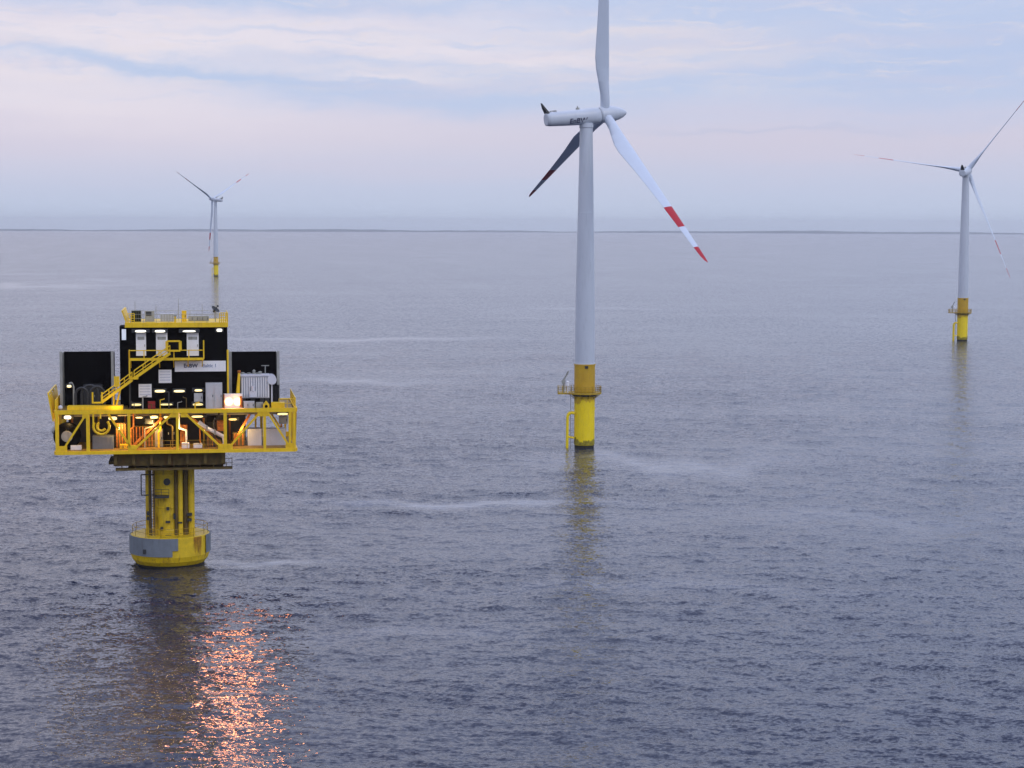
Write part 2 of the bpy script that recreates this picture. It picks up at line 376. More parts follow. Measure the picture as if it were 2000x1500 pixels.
def make_coast():
    mb = MB(); rg = random.Random(3); n = 160; r0 = 21500.0
    prof = []
    for i in range(n + 1):
        a = R(-24) + R(48) * i / n
        h = 21 + 6 * math.sin(i * 0.13) + 4 * math.sin(i * 0.41 + 1) + rg.uniform(-3, 3)
        ring = []
        for dr_, hh in ((0, -4), (60, h * 0.55), (600, h), (1800, h * 1.05), (2500, -4)):
            rr = r0 + dr_ + 300 * math.sin(i * 0.1); ring.append((rr * math.sin(a), rr * math.cos(a), hh - rr * rr / (2 * RE)))
        prof.append(ring)
    mb.rings(prof, closed=False)
    m = mat('far_coast_woods', (0.07, 0.095, 0.11), 0.9, var=0.3, scale=0.004)
    o = mb.build('hills', m); o['kind'] = 'structure'
make_coast()

def make_haze():
    mb = MB(); mb.box(-28000, 28000, -28000, 28000, -56, 122)
    m = bpy.data.materials.new('sea_air'); m.use_nodes = True; t = m.node_tree; t.nodes.remove(t.nodes['Principled BSDF'])
    v = t.nodes.new('ShaderNodeVolumePrincipled'); v.inputs['Color'].default_value = (0.965, 0.985, 1.0, 1); v.inputs['Density'].default_value = 4.6e-5; v.inputs['Anisotropy'].default_value = 0.5
    t.links.new(v.outputs[0], t.nodes['Material Output'].inputs['Volume'])
    o = mb.build('haze', m); o['kind'] = 'stuff'
sc.cycles.volume_bounces = 2
make_haze()

# ------------------------------------------------------------------ wind turbines
_cache = {}
def cached(key, fn):
    if key not in _cache: _cache[key] = fn()
    return _cache[key]

def blade_mesh():
    # feathered blade: span along +Z, leading edge towards +Y (the rotor axis), flapwise direction X
    mb = MB(); mb.smooth = True
    st = [(0.0, 1.9, 1.9, 0.0), (1.4, 1.9, 1.9, 0.0), (3.0, 2.0, 1.75, 0.1), (5.5, 2.55, 1.35, 0.42), (8.0, 3.15, 1.0, 0.66), (10.3, 3.35, 0.82, 0.74), (13, 3.1, 0.70, 0.66), (17, 2.7, 0.56, 0.5),
          (22, 2.3, 0.44, 0.36), (27, 1.95, 0.35, 0.26), (28.5, 1.84, 0.33, 0.23), (31, 1.68, 0.29, 0.2), (34.5, 1.46, 0.24, 0.15), (37, 1.3, 0.2, 0.12), (40.5, 1.06, 0.16, 0.08), (43.2, 0.8, 0.12, 0.04), (44.4, 0.5, 0.08, -0.05), (45.0, 0.12, 0.03, -0.15)]
    rings = []
    for z, c, th, off in st:
        tw = R(12) * max(0, 1 - z / 30) ** 1.4
        ring = []
        for k in range(20):
            a = 2 * math.pi * k / 20
            yy = math.cos(a); xx = math.sin(a)
            blend = min(1, max(0, (z - 1.4) / 7))
            taper = 1 - blend * (0.5 - 0.5 * yy) * 0.55          # thin trailing edge
            px = xx * th / 2 * taper; py = yy * c / 2 - off
            ring.append((px * math.cos(tw) - py * math.sin(tw), px * math.sin(tw) + py * math.cos(tw), z))
        rings.append(ring)
    for i in range(len(rings) - 1):
        z = (st[i][0] + st[i + 1][0]) / 2
        mb.cur = 1 if (28.5 < z < 34.5 or z > 40.5) else 0
        n = 20; mb.add(rings[i] + rings[i + 1], [(k, (k + 1) % n, n + (k + 1) % n, n + k) for k in range(n)])
    return mb.mesh('blade', [blade_paint, blade_red])

def nacelle_mesh():
    # along +Y = upwind; origin on the tower axis at hub height
    mb = MB(); mb.smooth = True
    st = [(-9.0, 1.05, 0.1), (-8.9, 1.28, 0.1), (-8.3, 1.40, 0.1), (-5, 1.52, 0.05), (-1, 1.62, 0), (1.2, 1.66, 0), (2.6, 1.62, 0), (2.75, 1.5, 0)]
    rings = []
    for y, r, dz in st:
        ring = []
        for k in range(28):
            a = 2 * math.pi * k / 28; c, s_ = math.cos(a), math.sin(a)
            e = 0.86
            ring.append((r * math.copysign(abs(c) ** e, c), y, dz - 0.1 + r * 0.98 * math.copysign(abs(s_) ** e, s_)))
        rings.append(ring)
    mb.rings(rings); mb.smooth = False
    return mb.mesh('nacelle', tower_paint)

def hub_mesh():
    mb = MB()
    pr = [(1.45, 2.85), (1.62, 3.1), (1.66, 4.2), (1.62, 5.3), (1.48, 6.3), (1.22, 7.3), (0.85, 8.2), (0.4, 8.85), (0.12, 9.05), (0.01, 9.08)]
    for (r0, y0), (r1, y1) in zip(pr[:-1], pr[1:]):
        mb.cyl((0, y0, 0), (0, y1, 0), r0, r1, n=28, caps=False)
    return mb.mesh('hub', tower_paint)

def tower_mesh():
    mb = MB(); mb.lathe([(2.08, 17.0), (2.08, 17.25), (2.02, 17.3), (1.95, 30), (1.94, 30.1), (1.96, 30.15), (1.94, 30.2), (1.62, 47.5), (1.65, 47.55), (1.62, 47.7), (1.3, 64.6), (1.42, 64.7), (1.42, 65.6), (0.01, 65.6)], n=56)
    return mb.mesh('tower', tower_paint)

def tp_mesh():
    mb = MB(); mb.lathe([(2.0, -6), (2.0, 0.5)], n=56); mb.cur = 0
    mb.cur = 1; mb.lathe([(2.001, 0.5), (2.08, 0.62), (2.09, 10.9)], n=56)
    for k in range(3):                                     # anode brackets
        a = k * 2.1 - 1.9; mb.box(2.12 * math.cos(a) - 0.12, 2.12 * math.cos(a) + 0.12, 2.12 * math.sin(a) - 0.12, 2.12 * math.sin(a) + 0.12, 7.6, 8.2)
    return mb.mesh('transition_piece', [growth_shade, yellow_tp])

def ragged(mb, rad, z_from, span, seed, n=90, a0=0.0, a1=2 * math.pi, lo=0.25):
    rg = random.Random(seed); hs = [0.0] * n
    for q in (n // 14 + 2, n // 30 + 2, 1):
        for k in range(n): hs[k] += rg.random() / 3 if q == 1 else 0.33 * (0.5 + 0.5 * math.sin(k / q * 1.7 + seed))
    for k in range(n):
        b0 = a0 + (a1 - a0) * k / n; b1 = a0 + (a1 - a0) * (k + 1) / n
        h0, h1 = (span * (lo + (1 - lo) * hs[(k + j) % n]) for j in (0, 1))
        mb.add([(rad * math.cos(b0), rad * math.sin(b0), z_from), (rad * math.cos(b1), rad * math.sin(b1), z_from), (rad * math.cos(b1), rad * math.sin(b1), z_from + h1), (rad * math.cos(b0), rad * math.sin(b0), z_from + h0)], [(0, 1, 2, 3)])
def stain_mesh():
    mb = MB(); ragged(mb, 2.10, 0.62, 1.6, 3, lo=0.1); return mb.mesh('tide_stain', algae)
def runoff_mesh():
    mb = MB(); ragged(mb, 2.105, 10.4, -1.9, 8, lo=0.05); return mb.mesh('run_off_stain', rustwash)
algae = mat('algae_stain', (0.30, 0.25, 0.012), 0.7, var=0.5, scale=2.0, streak=(0.06, 0.06, 0.01), streak_amt=0.7)
rustwash = mat('rust_wash', (0.66, 0.44, 0.008), 0.55, var=0.25, scale=1.5, streak=(0.4, 0.22, 0.01), streak_amt=0.6)
def sleeve_mesh():
    mb = MB(); mb.lathe([(2.11, 11.3), (2.11, 16.75), (2.2, 16.78), (2.2, 17.0), (2.0, 17.02)], n=56)
    return mb.mesh('upper_sleeve', ochre)

def platform_mesh():
    mb = MB()
    mb.lathe([(2.15, 10.95), (3.45, 10.95), (3.45, 11.25), (2.15, 11.25)], n=40)
    mb.box(-5.5, -2.6, -2.2, 1.6, 10.97, 11.23)
    for k in range(10):
        a = 2 * math.pi * k / 10; c, s_ = math.cos(a), math.sin(a)
        mb.bar((2.1 * c, 2.1 * s_, 10.0), (3.3 * c, 3.3 * s_, 10.95), 0.12)
    mb.cur = 1; mb.lathe([(2.13, 10.45), (2.45, 10.5), (2.45, 10.93), (2.13, 10.95)], n=40)
    return mb.mesh('service_platform', [olive, darkgrey])

def platform_rail_mesh():
    mb = MB(); pts = []
    for k in range(-11, 12):
        a = k * 2 * math.pi / 28; pts.append((3.38 * math.cos(a), 3.38 * math.sin(a), 11.25))
    pts = [(-5.42, 1.5, 11.25)] + pts[::-1] + [(-5.42, -2.1, 11.25), (-5.42, 1.5, 11.25)]
    mb.railing(pts, h=1.25, post=1.0, r=0.05, rails=(1.0, 0.66, 0.33))
    return mb.mesh('railing', olive)

def crane_mesh():
    mb = MB()
    mb.cyl((-4.3, -1.2, 11.25), (-4.3, -1.2, 13.6), 0.17)
    mb.box(-4.7, -3.95, -1.5, -0.9, 13.0, 13.8)
    mb.bar((-4.4, -1.2, 13.6), (-3.35, -1.5, 15.6), 0.24, 0.3)
    mb.bar((-4.75, -1.2, 13.4), (-3.9, -1.3, 14.6), 0.12)
    return mb.mesh('davit_crane', galv)

def lantern_mesh():
    mb = MB(); mb.cyl((-3.5, -2.1, 11.25), (-3.5, -2.1, 12.7), 0.09); mb.cyl((-3.5, -2.1, 12.7), (-3.5, -2.1, 13.5), 0.3); mb.cyl((-3.5, -2.1, 13.5), (-3.5, -2.1, 13.7), 0.36, 0.12)
    return mb.mesh('navigation_lantern', white)

def landing_mesh():
    mb = MB()
    for y in (-1.1, 0.5):
        mb.tube([(-2.05, y, 7.0), (-2.7, y, 7.1), (-3.2, y, 6.9), (-3.45, y, 6.3), (-3.5, y, 0.6), (-3.5, y, -3)], 0.27, 10)
        mb.tube([(-3.45, y, 2.2), (-2.05, y, 1.9)], 0.15, 8)
    for z in (1.4, 4.4): mb.tube([(-3.45, -1.1, z), (-3.45, 0.5, z)], 0.09, 8)
    return mb.mesh('boat_landing', yellow_tp)

def ladder_mesh():
    mb = MB()
    for y in (-0.55, -0.05): mb.cyl((-2.85, y, -2), (-2.85, y, 12.3), 0.055, n=6)
    for k in range(36): mb.cyl((-2.85, -0.55, -1 + k * 0.36), (-2.85, -0.05, -1 + k * 0.36), 0.035, n=6)
    for z in (3, 5.5, 8, 10): mb.bar((-2.85, -0.3, z), (-2.05, -0.3, z), 0.07)
    return mb.mesh('access_ladder', galv)

def mast_mesh():
    mb = MB()                                       # slanted cooler mast at the tail with hand rails
    mb.rings([[(-0.75, -8.85, 1.1), (0.75, -8.85, 1.1), (0.75, -8.2, 1.1), (-0.75, -8.2, 1.1)],
              [(-0.6, -9.4, 2.3), (0.6, -9.4, 2.3), (0.6, -9.05, 2.3), (-0.6, -9.05, 2.3)],
              [(-0.2, -9.75, 3.3), (0.2, -9.75, 3.3), (0.2, -9.6, 3.3), (-0.2, -9.6, 3.3)]])
    mb.railing([(-0.7, -8.1, 1.25), (-0.7, -6.9, 1.3), (0.7, -6.9, 1.3)], h=0.35, post=0.6, r=0.05)
    return mb.mesh('wind_mast', darkgrey)

def hatch_mesh():
    mb = MB(); mb.cyl((0, -1.8, 1.42), (0, -1.8, 1.85), 0.4, 0.36, n=14); mb.cyl((0, -1.8, 1.85), (0, -1.8, 2.15), 0.1, n=8)
    return mb.mesh('beacon', galv)

def door_mesh():
    mb = MB(); mb.box(-0.05, 0.62, -2.24, -2.05, 16.2, 16.72)
    return mb.mesh('cable_port', darkgrey)

def turbine(base, azd, phase, facing, label, cone=1.0, tilt=6.0, logo=True):
    az = R(azd)
    t = empty('wind_turbine', base, facing)
    tag(t, label, 'wind turbine', 'wind turbines in the sea')
    inv = Matrix.Rotation(-facing, 4, 'Z')
    for nm, fn in (('tower', tower_mesh), ('transition_piece', tp_mesh), ('upper_sleeve', sleeve_mesh)): obj(nm, cached(nm, fn), t)
    obj('cable_port', cached('door', door_mesh), t); obj('tide_stain', cached('stain', stain_mesh), t); obj('run_off_stain', cached('runoff', runoff_mesh), t)
    p = obj('service_platform', cached('plat', platform_mesh), t)
    obj('railing', cached('prail', platform_rail_mesh), p)
    obj('davit_crane', cached('crane', crane_mesh), t); obj('navigation_lantern', cached('lantern', lantern_mesh), t)
    obj('boat_landing', cached('landing', landing_mesh), t); obj('access_ladder', cached('ladder', ladder_mesh), t)
    a = Vector((math.sin(az), math.cos(az), 0)); ct, s_ = math.cos(R(tilt)), math.sin(R(tilt))
    ah = a * ct + Vector((0, 0, s_)); upv = Vector((0, 0, ct)) - a * s_; rv = ah.cross(upv)
    hubz = Vector((0, 0, 67))
    F = Matrix((rv, ah, upv)).transposed().to_4x4(); F.translation = hubz
    n = obj('nacelle', cached('nac', nacelle_mesh), t); n.matrix_local = inv @ F
    obj('wind_mast', cached('mast', mast_mesh), n); obj('beacon', cached('hatch', hatch_mesh), n)
    if logo:
        me = cached('logo', lambda: text_mesh('lettering', 'EnBW', 1.5, 0.02))
        if not me.materials: me.materials.append(navy)
        l = obj('lettering', me, n)
        l.matrix_local = Matrix.Translation((1.48, -2.5, -0.80)) @ Matrix.Rotation(R(90), 4, 'Z') @ Matrix.Rotation(R(90 + 27), 4, 'X')
    h = obj('hub', cached('hub', hub_mesh), t); h.matrix_local = inv @ F
    hc = hubz + ah * 4.2
    for k in range(3):
        th = R(phase + 120 * k)
        d = upv * math.cos(th) + rv * math.sin(th); dc = (d * math.cos(R(cone)) + ah * math.sin(R(cone))).normalized()
        yv = (ah - dc * ah.dot(dc)).normalized(); xv = yv.cross(dc)
        B = Matrix((xv, yv, dc)).transposed().to_4x4(); B.translation = hc + dc * 1.25
        b = obj('blade', cached('blade', blade_mesh), t); b.matrix_local = inv @ B
    return t

def seat(px, py): g = ground(px, py); return (g.x, g.y, -(g.x ** 2 + g.y ** 2) / (2 * RE))
turbine(seat(1141, 873), 66.5, 9.5, R(0), 'tall grey wind turbine in the middle with a dark blade behind its tower')
turbine(seat(1879, 665), 22, 38.5, R(-4), 'smaller wind turbine near the right edge, seen from behind with thin spread blades', logo=False)
turbine(seat(422, 539), -47, 60, R(10), 'tiny far wind turbine beyond the yellow platform, its nacelle side on', logo=False)

# ------------------------------------------------------------------ transformer platform
g0 = ground(333, 1111); dirn = Vector((g0.x, g0.y, 0)).normalized()
BASE = Vector((g0.x, g0.y, 0)) + dirn * 5.2; BASE.z = -0.004
PROT = R(9.2)
PM = Matrix.Translation(BASE) @ Matrix.Rotation(PROT, 4, 'Z'); PI_ = PM.inverted()
def loc(x, y, depth):
    """local (X, Z) on the platform of what the photograph shows at pixel (x, y), for something at local depth Y."""
    o = PI_ @ CAM; d = PI_.to_3x3() @ ray(x, y); p = o + d * ((depth - o.y) / d.y)
    return p.x, p.z
def rect(x0, y0, x1, y1, depth):
    a = loc(x0, y1, depth); b = loc(x1, y0, depth)
    return a[0], b[0], a[1], b[1]
def P3(x, y, depth):
    a = loc(x, y, depth); return (a[0], depth, a[1])
def pthing(name, label, cat, group=None):
    o = empty(name); o.matrix_world = PM; tag(o, label, cat, group); return o

FY, BY = -7.0, 7.0                                   # front and back of the decks
X0 = loc(108, 850, FY)[0]; X1 = loc(578, 850, FY)[0]
ZB = loc(341, 881, FY)[1]; ZT = loc(341, 803, FY)[1]  # bottom and top chords
print('platform', BASE, 'X', X0, X1, 'Z', ZB, ZT)
plat = pthing('transformer_platform', 'yellow steel transformer platform standing on one thick column in the sea', 'platform')

# caisson at the waterline
mb = MB(); mb.cur = 1; mb.lathe([(4.2, -4), (4.25, -0.6), (4.55, 0.18)], n=72); mb.cur = 0; mb.lathe([(4.55, 0.18), (5.0, 0.75), (5.2, 1.4), (5.2, 3.9), (5.05, 4.0), (0.01, 4.02)], n=72)  # growth ring also paints in the dark undershadow of the taper
cais = mb.build('caisson', [column_yellow, growth_shade], plat)
def fender(a0, a1, z0, z1):
    m_ = MB(); m_.lathe([(5.21, z0), (5.36, z0), (5.36, z1), (5.21, z1)], n=40, a0=R(a0), a1=R(a1)); return m_
f = fender(160, 274, 1.55, 3.95); f.lathe([(5.215, 2.35), (5.36, 2.35), (5.36, 3.95), (5.215, 3.95)], n=6, a0=R(274), a1=R(282)); f.build('fender_panel', midgrey, cais)
fender(-28, 40, 1.6, 3.95).build('fender_panel', midgrey, cais)
rust = mat('rust_stain', (0.40, 0.19, 0.01), 0.7, var=0.5, scale=2.5, streak=RUST, streak_amt=0.8)
mb = MB(); rg = random.Random(4)
for k in range(26):                                   # ragged run-off below the deck drains
    a_ = R(-53 + k * .62); z1 = 3.93; z0 = 3.9 - (1.0 + 1.9 * abs(math.sin(k * .37)) * rg.uniform(.55, 1)); wd_ = R(.31)
    mb.add([(5.208 * math.cos(a_ - wd_), 5.208 * math.sin(a_ - wd_), z1), (5.208 * math.cos(a_ + wd_), 5.208 * math.sin(a_ + wd_), z1), (5.208 * math.cos(a_ + wd_ * .3), 5.208 * math.sin(a_ + wd_ * .3), z0), (5.208 * math.cos(a_ - wd_ * .3), 5.208 * math.sin(a_ - wd_ * .3), z0)], [(0, 1, 2, 3)])
mb.build('rust_streak', rust, cais)
mb = MB(); q = R(233); mb.box(5.4 * math.cos(q) - .2, 5.4 * math.cos(q) + .2, 5.4 * math.sin(q) - .15, 5.4 * math.sin(q) + .15, 1.9, 2.5); mb.build('plate', darkgrey, cais)
mb = MB(); pts = [(4.95 * math.cos(2 * math.pi * k / 14), 4.95 * math.sin(2 * math.pi * k / 14), 4.0) for k in range(15)]
mb.railing(pts, h=1.15, post=3, r=0.04); mb.build('railing', olive, cais)

# column with cable tubes
ZC = ZB - 2.0
mb = MB(); mb.lathe([(2.35, 3.9), (2.35, 4.6), (2.25, 4.8), (2.25, ZC)], n=48)
for z in (7.5, 12.0): mb.lathe([(2.26, z), (2.3, z + .05), (2.3, z + .2), (2.26, z + .25)], n=48)
colm = mb.build('column', column_yellow, plat)
for (px, rr, ty) in ((290, 0.36, -1.0), (352.5, 0.33, -2.3), (373.5, 0.46, -1.6)):
    x = loc(px, 1000, ty)[0]; mb = MB(); mb.cyl((x, ty, 3.9), (x, ty, ZC + .3), rr, n=16)
    mb.build('cable_tube', column_yellow, colm)
for px, rr, ty in ((344.5, .26, -2.35), (362.5, .36, -1.9), (293, .16, -1.9)):
    x = loc(px, 1000, ty)[0]; mb = MB(); mb.cyl((x, ty, 3.9), (x, ty, ZC + .3), rr, n=12); mb.build('gap_shade_tube', brown, colm)  # dark tubes stand in for the shaded gaps between cable tubes
mb = MB()                                            # clamps and brackets
for (px, py, wx, hz) in ((290, 1003, .5, .35), (290, 1013, .5, .3), (341, 1008, .3, .7), (328, 1019, .6, .25), (352, 1020, .6, .2), (370, 1004, .7, .3), (370, 1015, .6, .3), (328, 993, .4, .4), (329, 1048, .8, .4), (316, 1032, .35, .35)):
    x, z = loc(px, py, -2.3); mb = MB(); mb.box(x - wx / 2, x + wx / 2, -2.75, -1.2, z - hz / 2, z + hz / 2); mb.build('clamp', darkgrey, colm)
mb = MB()                                            # caged ladder and its rest landing
a = rect(276, 927, 286, 967, -1.4)
for zz in (a[2], a[3]): mb.bar((a[0], -1.4, zz), (a[1] + 1, -1.4, zz), 0.14)
mb.bar((a[0], -1.4, a[2]), (a[0], -1.4, a[3]), 0.14)
lx = loc(299, 1000, -2.6)[0]
for x in (lx - .2, lx + .2): mb.cyl((x, -2.55, 4), (x, -2.55, ZC), 0.05, n=6)
for k in range(30): mb.cyl((lx - .2, -2.55, 4.2 + k * .34), (lx + .2, -2.55, 4.2 + k * .34), 0.03, n=6)
b = rect(300, 964, 330, 974, -3.2); mb.box(b[0], b[1], -3.6, -2.0, b[2] + .1, b[2] + .35)
mb.railing([(b[0], -3.55, b[2] + .35), (b[1], -3.55, b[2] + .35)], h=.9, post=.9, r=.035)
mb.build('ladder', darkgrey, colm)
mb = MB(); x, z = loc(326, 941, -2.3); mb.cyl((x, -2.6, z), (x, -2.0, z), 0.45, n=18); mb.build('manhole', darkgrey, colm)

# frame under the deck with inspection walkways, underdeck shade put into its brown
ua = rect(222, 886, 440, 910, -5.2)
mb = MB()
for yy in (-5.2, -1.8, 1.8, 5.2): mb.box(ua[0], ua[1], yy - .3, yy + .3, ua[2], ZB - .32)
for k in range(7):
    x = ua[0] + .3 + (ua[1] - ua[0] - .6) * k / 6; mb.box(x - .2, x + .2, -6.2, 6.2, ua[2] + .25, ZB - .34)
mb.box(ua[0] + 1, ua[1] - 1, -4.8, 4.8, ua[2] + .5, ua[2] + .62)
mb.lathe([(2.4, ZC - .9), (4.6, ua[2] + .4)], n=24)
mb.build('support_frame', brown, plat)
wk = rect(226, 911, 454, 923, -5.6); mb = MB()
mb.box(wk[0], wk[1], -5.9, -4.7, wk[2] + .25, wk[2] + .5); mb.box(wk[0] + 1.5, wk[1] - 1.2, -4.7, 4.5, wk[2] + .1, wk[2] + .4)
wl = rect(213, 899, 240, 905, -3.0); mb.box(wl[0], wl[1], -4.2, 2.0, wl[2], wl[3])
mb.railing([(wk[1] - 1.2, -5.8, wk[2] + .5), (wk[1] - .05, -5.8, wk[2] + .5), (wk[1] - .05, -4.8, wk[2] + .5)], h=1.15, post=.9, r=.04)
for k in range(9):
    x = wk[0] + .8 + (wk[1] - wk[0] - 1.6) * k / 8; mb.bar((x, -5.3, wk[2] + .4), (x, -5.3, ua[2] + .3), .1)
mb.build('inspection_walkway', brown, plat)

# decks
mb = MB(); mb.box(X0 + .3, X1 - .3, FY + .35, BY - .35, ZB + .02, ZB + .22); mb.build('lower_deck', floor_steel, plat)
mb = MB(); mb.box(X0 + .3, X1 - .3, FY + .35, BY - .35, ZT - .15, ZT + .1); mb.build('upper_deck', floor_steel, plat)
# trusses
def truss(Y, name, w=.34, back=False):
    mb = MB(); zt, zb = ZT, ZB
    mb.box(X0, X1, Y - .2, Y + .2, zb - .28, zb + .16); mb.box(X0, X1, Y - .2, Y + .2, zt - .26, zt + .26)
    def X(px): return loc(px, 845, FY)[0]
    for px, ww in ((111.5, .44), (172, .44), (252, .34), (346.5, .34), (440, .42), (517, .36), (566, .26), (575, .3)):
        mb.box(X(px) - ww / 2, X(px) + ww / 2, Y - .17, Y + .17, zb + .16, zt - .26)
    for (ax, bx, ra) in ((122, 168, 1), (212, 258, -1), (262, 338, 1), (362, 434, -1), (446, 508, 1), (523, 566, -1)):
        za, zz = (zb + .3, zt - .3) if ra > 0 else (zt - .3, zb + .3)
        mb.bar((X(ax), Y, za), (X(bx), Y, zz), w, .26)
    for px in (122, 258, 434, 446, 566):
        mb.box(X(px) - .55, X(px) + .55, Y - .1, Y + .1, zb + .16, zb + .85)
    for px in (168, 340, 360, 510, 520):
        mb.box(X(px) - .45, X(px) + .45, Y - .1, Y + .1, zt - .8, zt - .26)
    return mb.build(name, yellow, plat)
truss(FY, 'deck_truss'); truss(BY, 'deck_truss'); 
mb = MB()                                            # inner truss line, warm lamp light put into its orange
for (ax, bx, ra) in ((256, 322, 1), (370, 436, -1), (452, 488, 1)):
    za, zz = (ZB + .3, ZT - .8) if ra > 0 else (ZT - .8, ZB + .3)
    mb = MB(); mb.bar((loc(ax, 845, -4.5)[0], -4.5, za), (loc(bx, 845, -4.5)[0], -4.5, zz), .3); mb.build('inner_brace', orange_steel, plat)
for xs, nm in ((X0, 'end_frame'), (X1, 'end_frame')):
    mb = MB(); xs += .0
    s = .2 if xs < 0 else -.2
    mb.box(xs - .19, xs + .19, FY + .2, BY - .2, ZB - .26, ZB + .14); mb.box(xs - .19, xs + .19, FY + .2, BY - .2, ZT - .24, ZT + .24)
    for k in range(1, 4): y = FY + (BY - FY) * k / 4; mb.box(xs - .15, xs + .15, y - .15, y + .15, ZB + .14, ZT - .24)
    for k in range(4):
        y0 = FY + (BY - FY) * k / 4 + .3; y1 = FY + (BY - FY) * (k + 1) / 4 - .3
        mb.bar((xs, y0, ZB + .2 if k % 2 else ZT - .3), (xs, y1, ZT - .3 if k % 2 else ZB + .2), .26)
    mb.build(nm, yellow, plat)
mb = MB()                                            # upper deck railing
mb.railing([(X0 + .05, BY - .3, ZT + .26), (X0 + .05, FY, ZT + .26)], h=1.3, post=.55, r=.07, rails=(1, .75, .5, .25)); mb.build('railing', yellow, plat); mb = MB()
mb.railing([(X1 - .05, FY, ZT + .26), (X1 - .05, BY - .3, ZT + .26)], h=1.3, post=.9, r=.06, rails=(1, .66, .33))
xa = loc(545, 800, FY)[0]; mb.railing([(xa, FY, ZT + .26), (X1 - .05, FY, ZT + .26)], h=1.2, post=1.2, r=.045)
mb.build('railing', yellow, plat)
mb = MB(); xo = loc(95, 780, FY + 1)[0]; zo = loc(95, 768, FY + 1)[1]; zl = loc(104, 822, FY + 1)[1]      # guard leaning out over the left end
for y in (FY + .4, -2.5, 1.5, BY - .6):
    mb.bar((X0 - .25, y, zl), (xo, y, zo), .2)
mb.rings([[(X0 - .22, y, ZT - .9), (X0 - .14, y, ZT - .9), (xo + .12, y, zo - .3), (xo + .04, y, zo - .3)] for y in (FY + .45, BY - .65)])
mb.bar((xo, FY + .4, zo), (xo, BY - .6, zo), .2); mb.build('leaning_guard', yellow, plat)
mb = MB(); e = rect(131, 793, 240, 803, FY + .2); mb.box(e[0], e[1], FY + .35, FY + 2.2, ZT + .262, e[3]); mb.build('deck_edge_beam', yellow, plat); mb = MB()
e = rect(530, 786, 556, 800, FY + .6); mb.box(e[0], e[1], FY + .5, FY + 1.6, ZT + .11, e[3]); mb.build('deck_edge_beam', yellow, plat)
mb = MB(); e = rect(120, 812, 560, 878, 3.0); mb.box(X0 + 1.0, loc(480, 850, 3)[0], 3.0, 3.3, ZB + .23, ZT - .16); mb.build('bulkhead', darkgrey, plat)

# ---- equipment on the lower deck
def pbox(name, px0, py0, px1, py1, y0, y1, m, label, cat, group=None, det=None, z0=None):
    o = pthing(name, label, cat, group); r_ = rect(px0, py0, px1, py1, y0); b_ = MB()
    zb = r_[2] if z0 is None else z0
    b_.box(r_[0], r_[1], y0, y1, zb, r_[3]); b_.build('body', m, o)
    if det: det(o, r_[0], r_[1], y0, y1, zb, r_[3])
    return o
def ribs(n, m, prot=.06):
    def d(o, x0, x1, y0, y1, z0, z1):
        for k in range(n):
            b_ = MB(); x = x0 + (x1 - x0) * (k + .5) / n; wv = (x1 - x0) / n * .3
            b_.box(x - wv / 2, x + wv / 2, y0 - prot, y0 - .001, z0 + .08, z1 - .08); b_.build('rib', m, o)
    return d
def doors(n, m, hm):
    def d(o, x0, x1, y0, y1, z0, z1):
        for k in range(n):
            a_ = x0 + (x1 - x0) * k / n + .06; c_ = x0 + (x1 - x0) * (k + 1) / n - .06
            b_ = MB(); b_.box(a_, c_, y0 - .05, y0 - .001, z0 + .12, z1 - .1); dd = b_.build('door', m, o)
            b_ = MB(); b_.box(c_ - .14, c_ - .06, y0 - .11, y0 - .052, (z0 + z1) / 2 - .15, (z0 + z1) / 2 + .15); b_.build('handle', hm, dd)
    return d
LD = ZB + .224                                        # lower deck floor
UD = ZT + .104                                        # upper deck floor
pbox('container', 484, 838, 511, 879, -4.0, -1.6, palegrey, 'pale grey container left of its wider twin on the lower deck, right', 'container', 'pale containers on the lower deck', ribs(6, palegrey), LD)
pbox('container', 519, 838, 558, 879, -4.0, -1.6, palegrey, 'wider pale grey container at the right end of the lower deck', 'container', 'pale containers on the lower deck', ribs(9, palegrey), LD)
pbox('container', 181, 852, 222, 882, -5.4, -3.0, midgrey, 'mid grey box container under the yellow cable ring, lower deck left', 'container', None, ribs(5, midgrey), LD)
pbox('cabinet', 545, 813, 562, 828, -4.4, -3.4, galv, 'small grey cabinet on top of the right pale container', 'cabinet', None, doors(1, galv, darkgrey))
pbox('white_box', 138, 870, 159, 878, -6.0, -5.2, white, 'white low box at the lower left of the truss deck', 'box', 'white boxes on the lower deck', ribs(4, white), LD)
pbox('white_box', 355, 865, 370, 876, -5.8, -4.9, white, 'taller of two white boxes on the lower deck right of the centre post', 'box', 'white boxes on the lower deck', ribs(3, white), LD)
pbox('white_box', 378, 867, 395, 876, -5.8, -4.9, white, 'flatter of two white boxes on the lower deck right of the centre post', 'box', 'white boxes on the lower deck', ribs(4, white), LD)
pbox('orange_housing', 424, 822, 441, 842, -5.2, -4.0, orange_steel, 'bright orange steel housing behind the right truss post', 'housing', None, doors(1, orange_steel, darkgrey))
pbox('ribbed_tank', 226, 826, 247, 868, -4.6, -3.2, brown, 'upright brown tank with orange ribs behind the left truss diagonal', 'tank', None, ribs(4, orange_steel, .2), LD)
pbox('ribbed_machine', 258, 832, 306, 874, -3.6, -1.6, brown, 'wide rusty machine block with orange ribs left of the centre post, lower deck', 'machine', None, ribs(8, orange_steel, .3), LD)
pbox('switch_cabinet', 352, 830, 366, 876, -3.0, -2.0, orange_steel, 'narrow orange switch cabinet just right of the centre post', 'cabinet', None, doors(2, orange_steel, darkgrey), LD)
pbox('grey_cabinet', 303, 838, 318, 874, -4.0, -3.0, galv, 'narrow grey cabinet beside the wide ribbed machine', 'cabinet', None, doors(1, galv, darkgrey), LD)
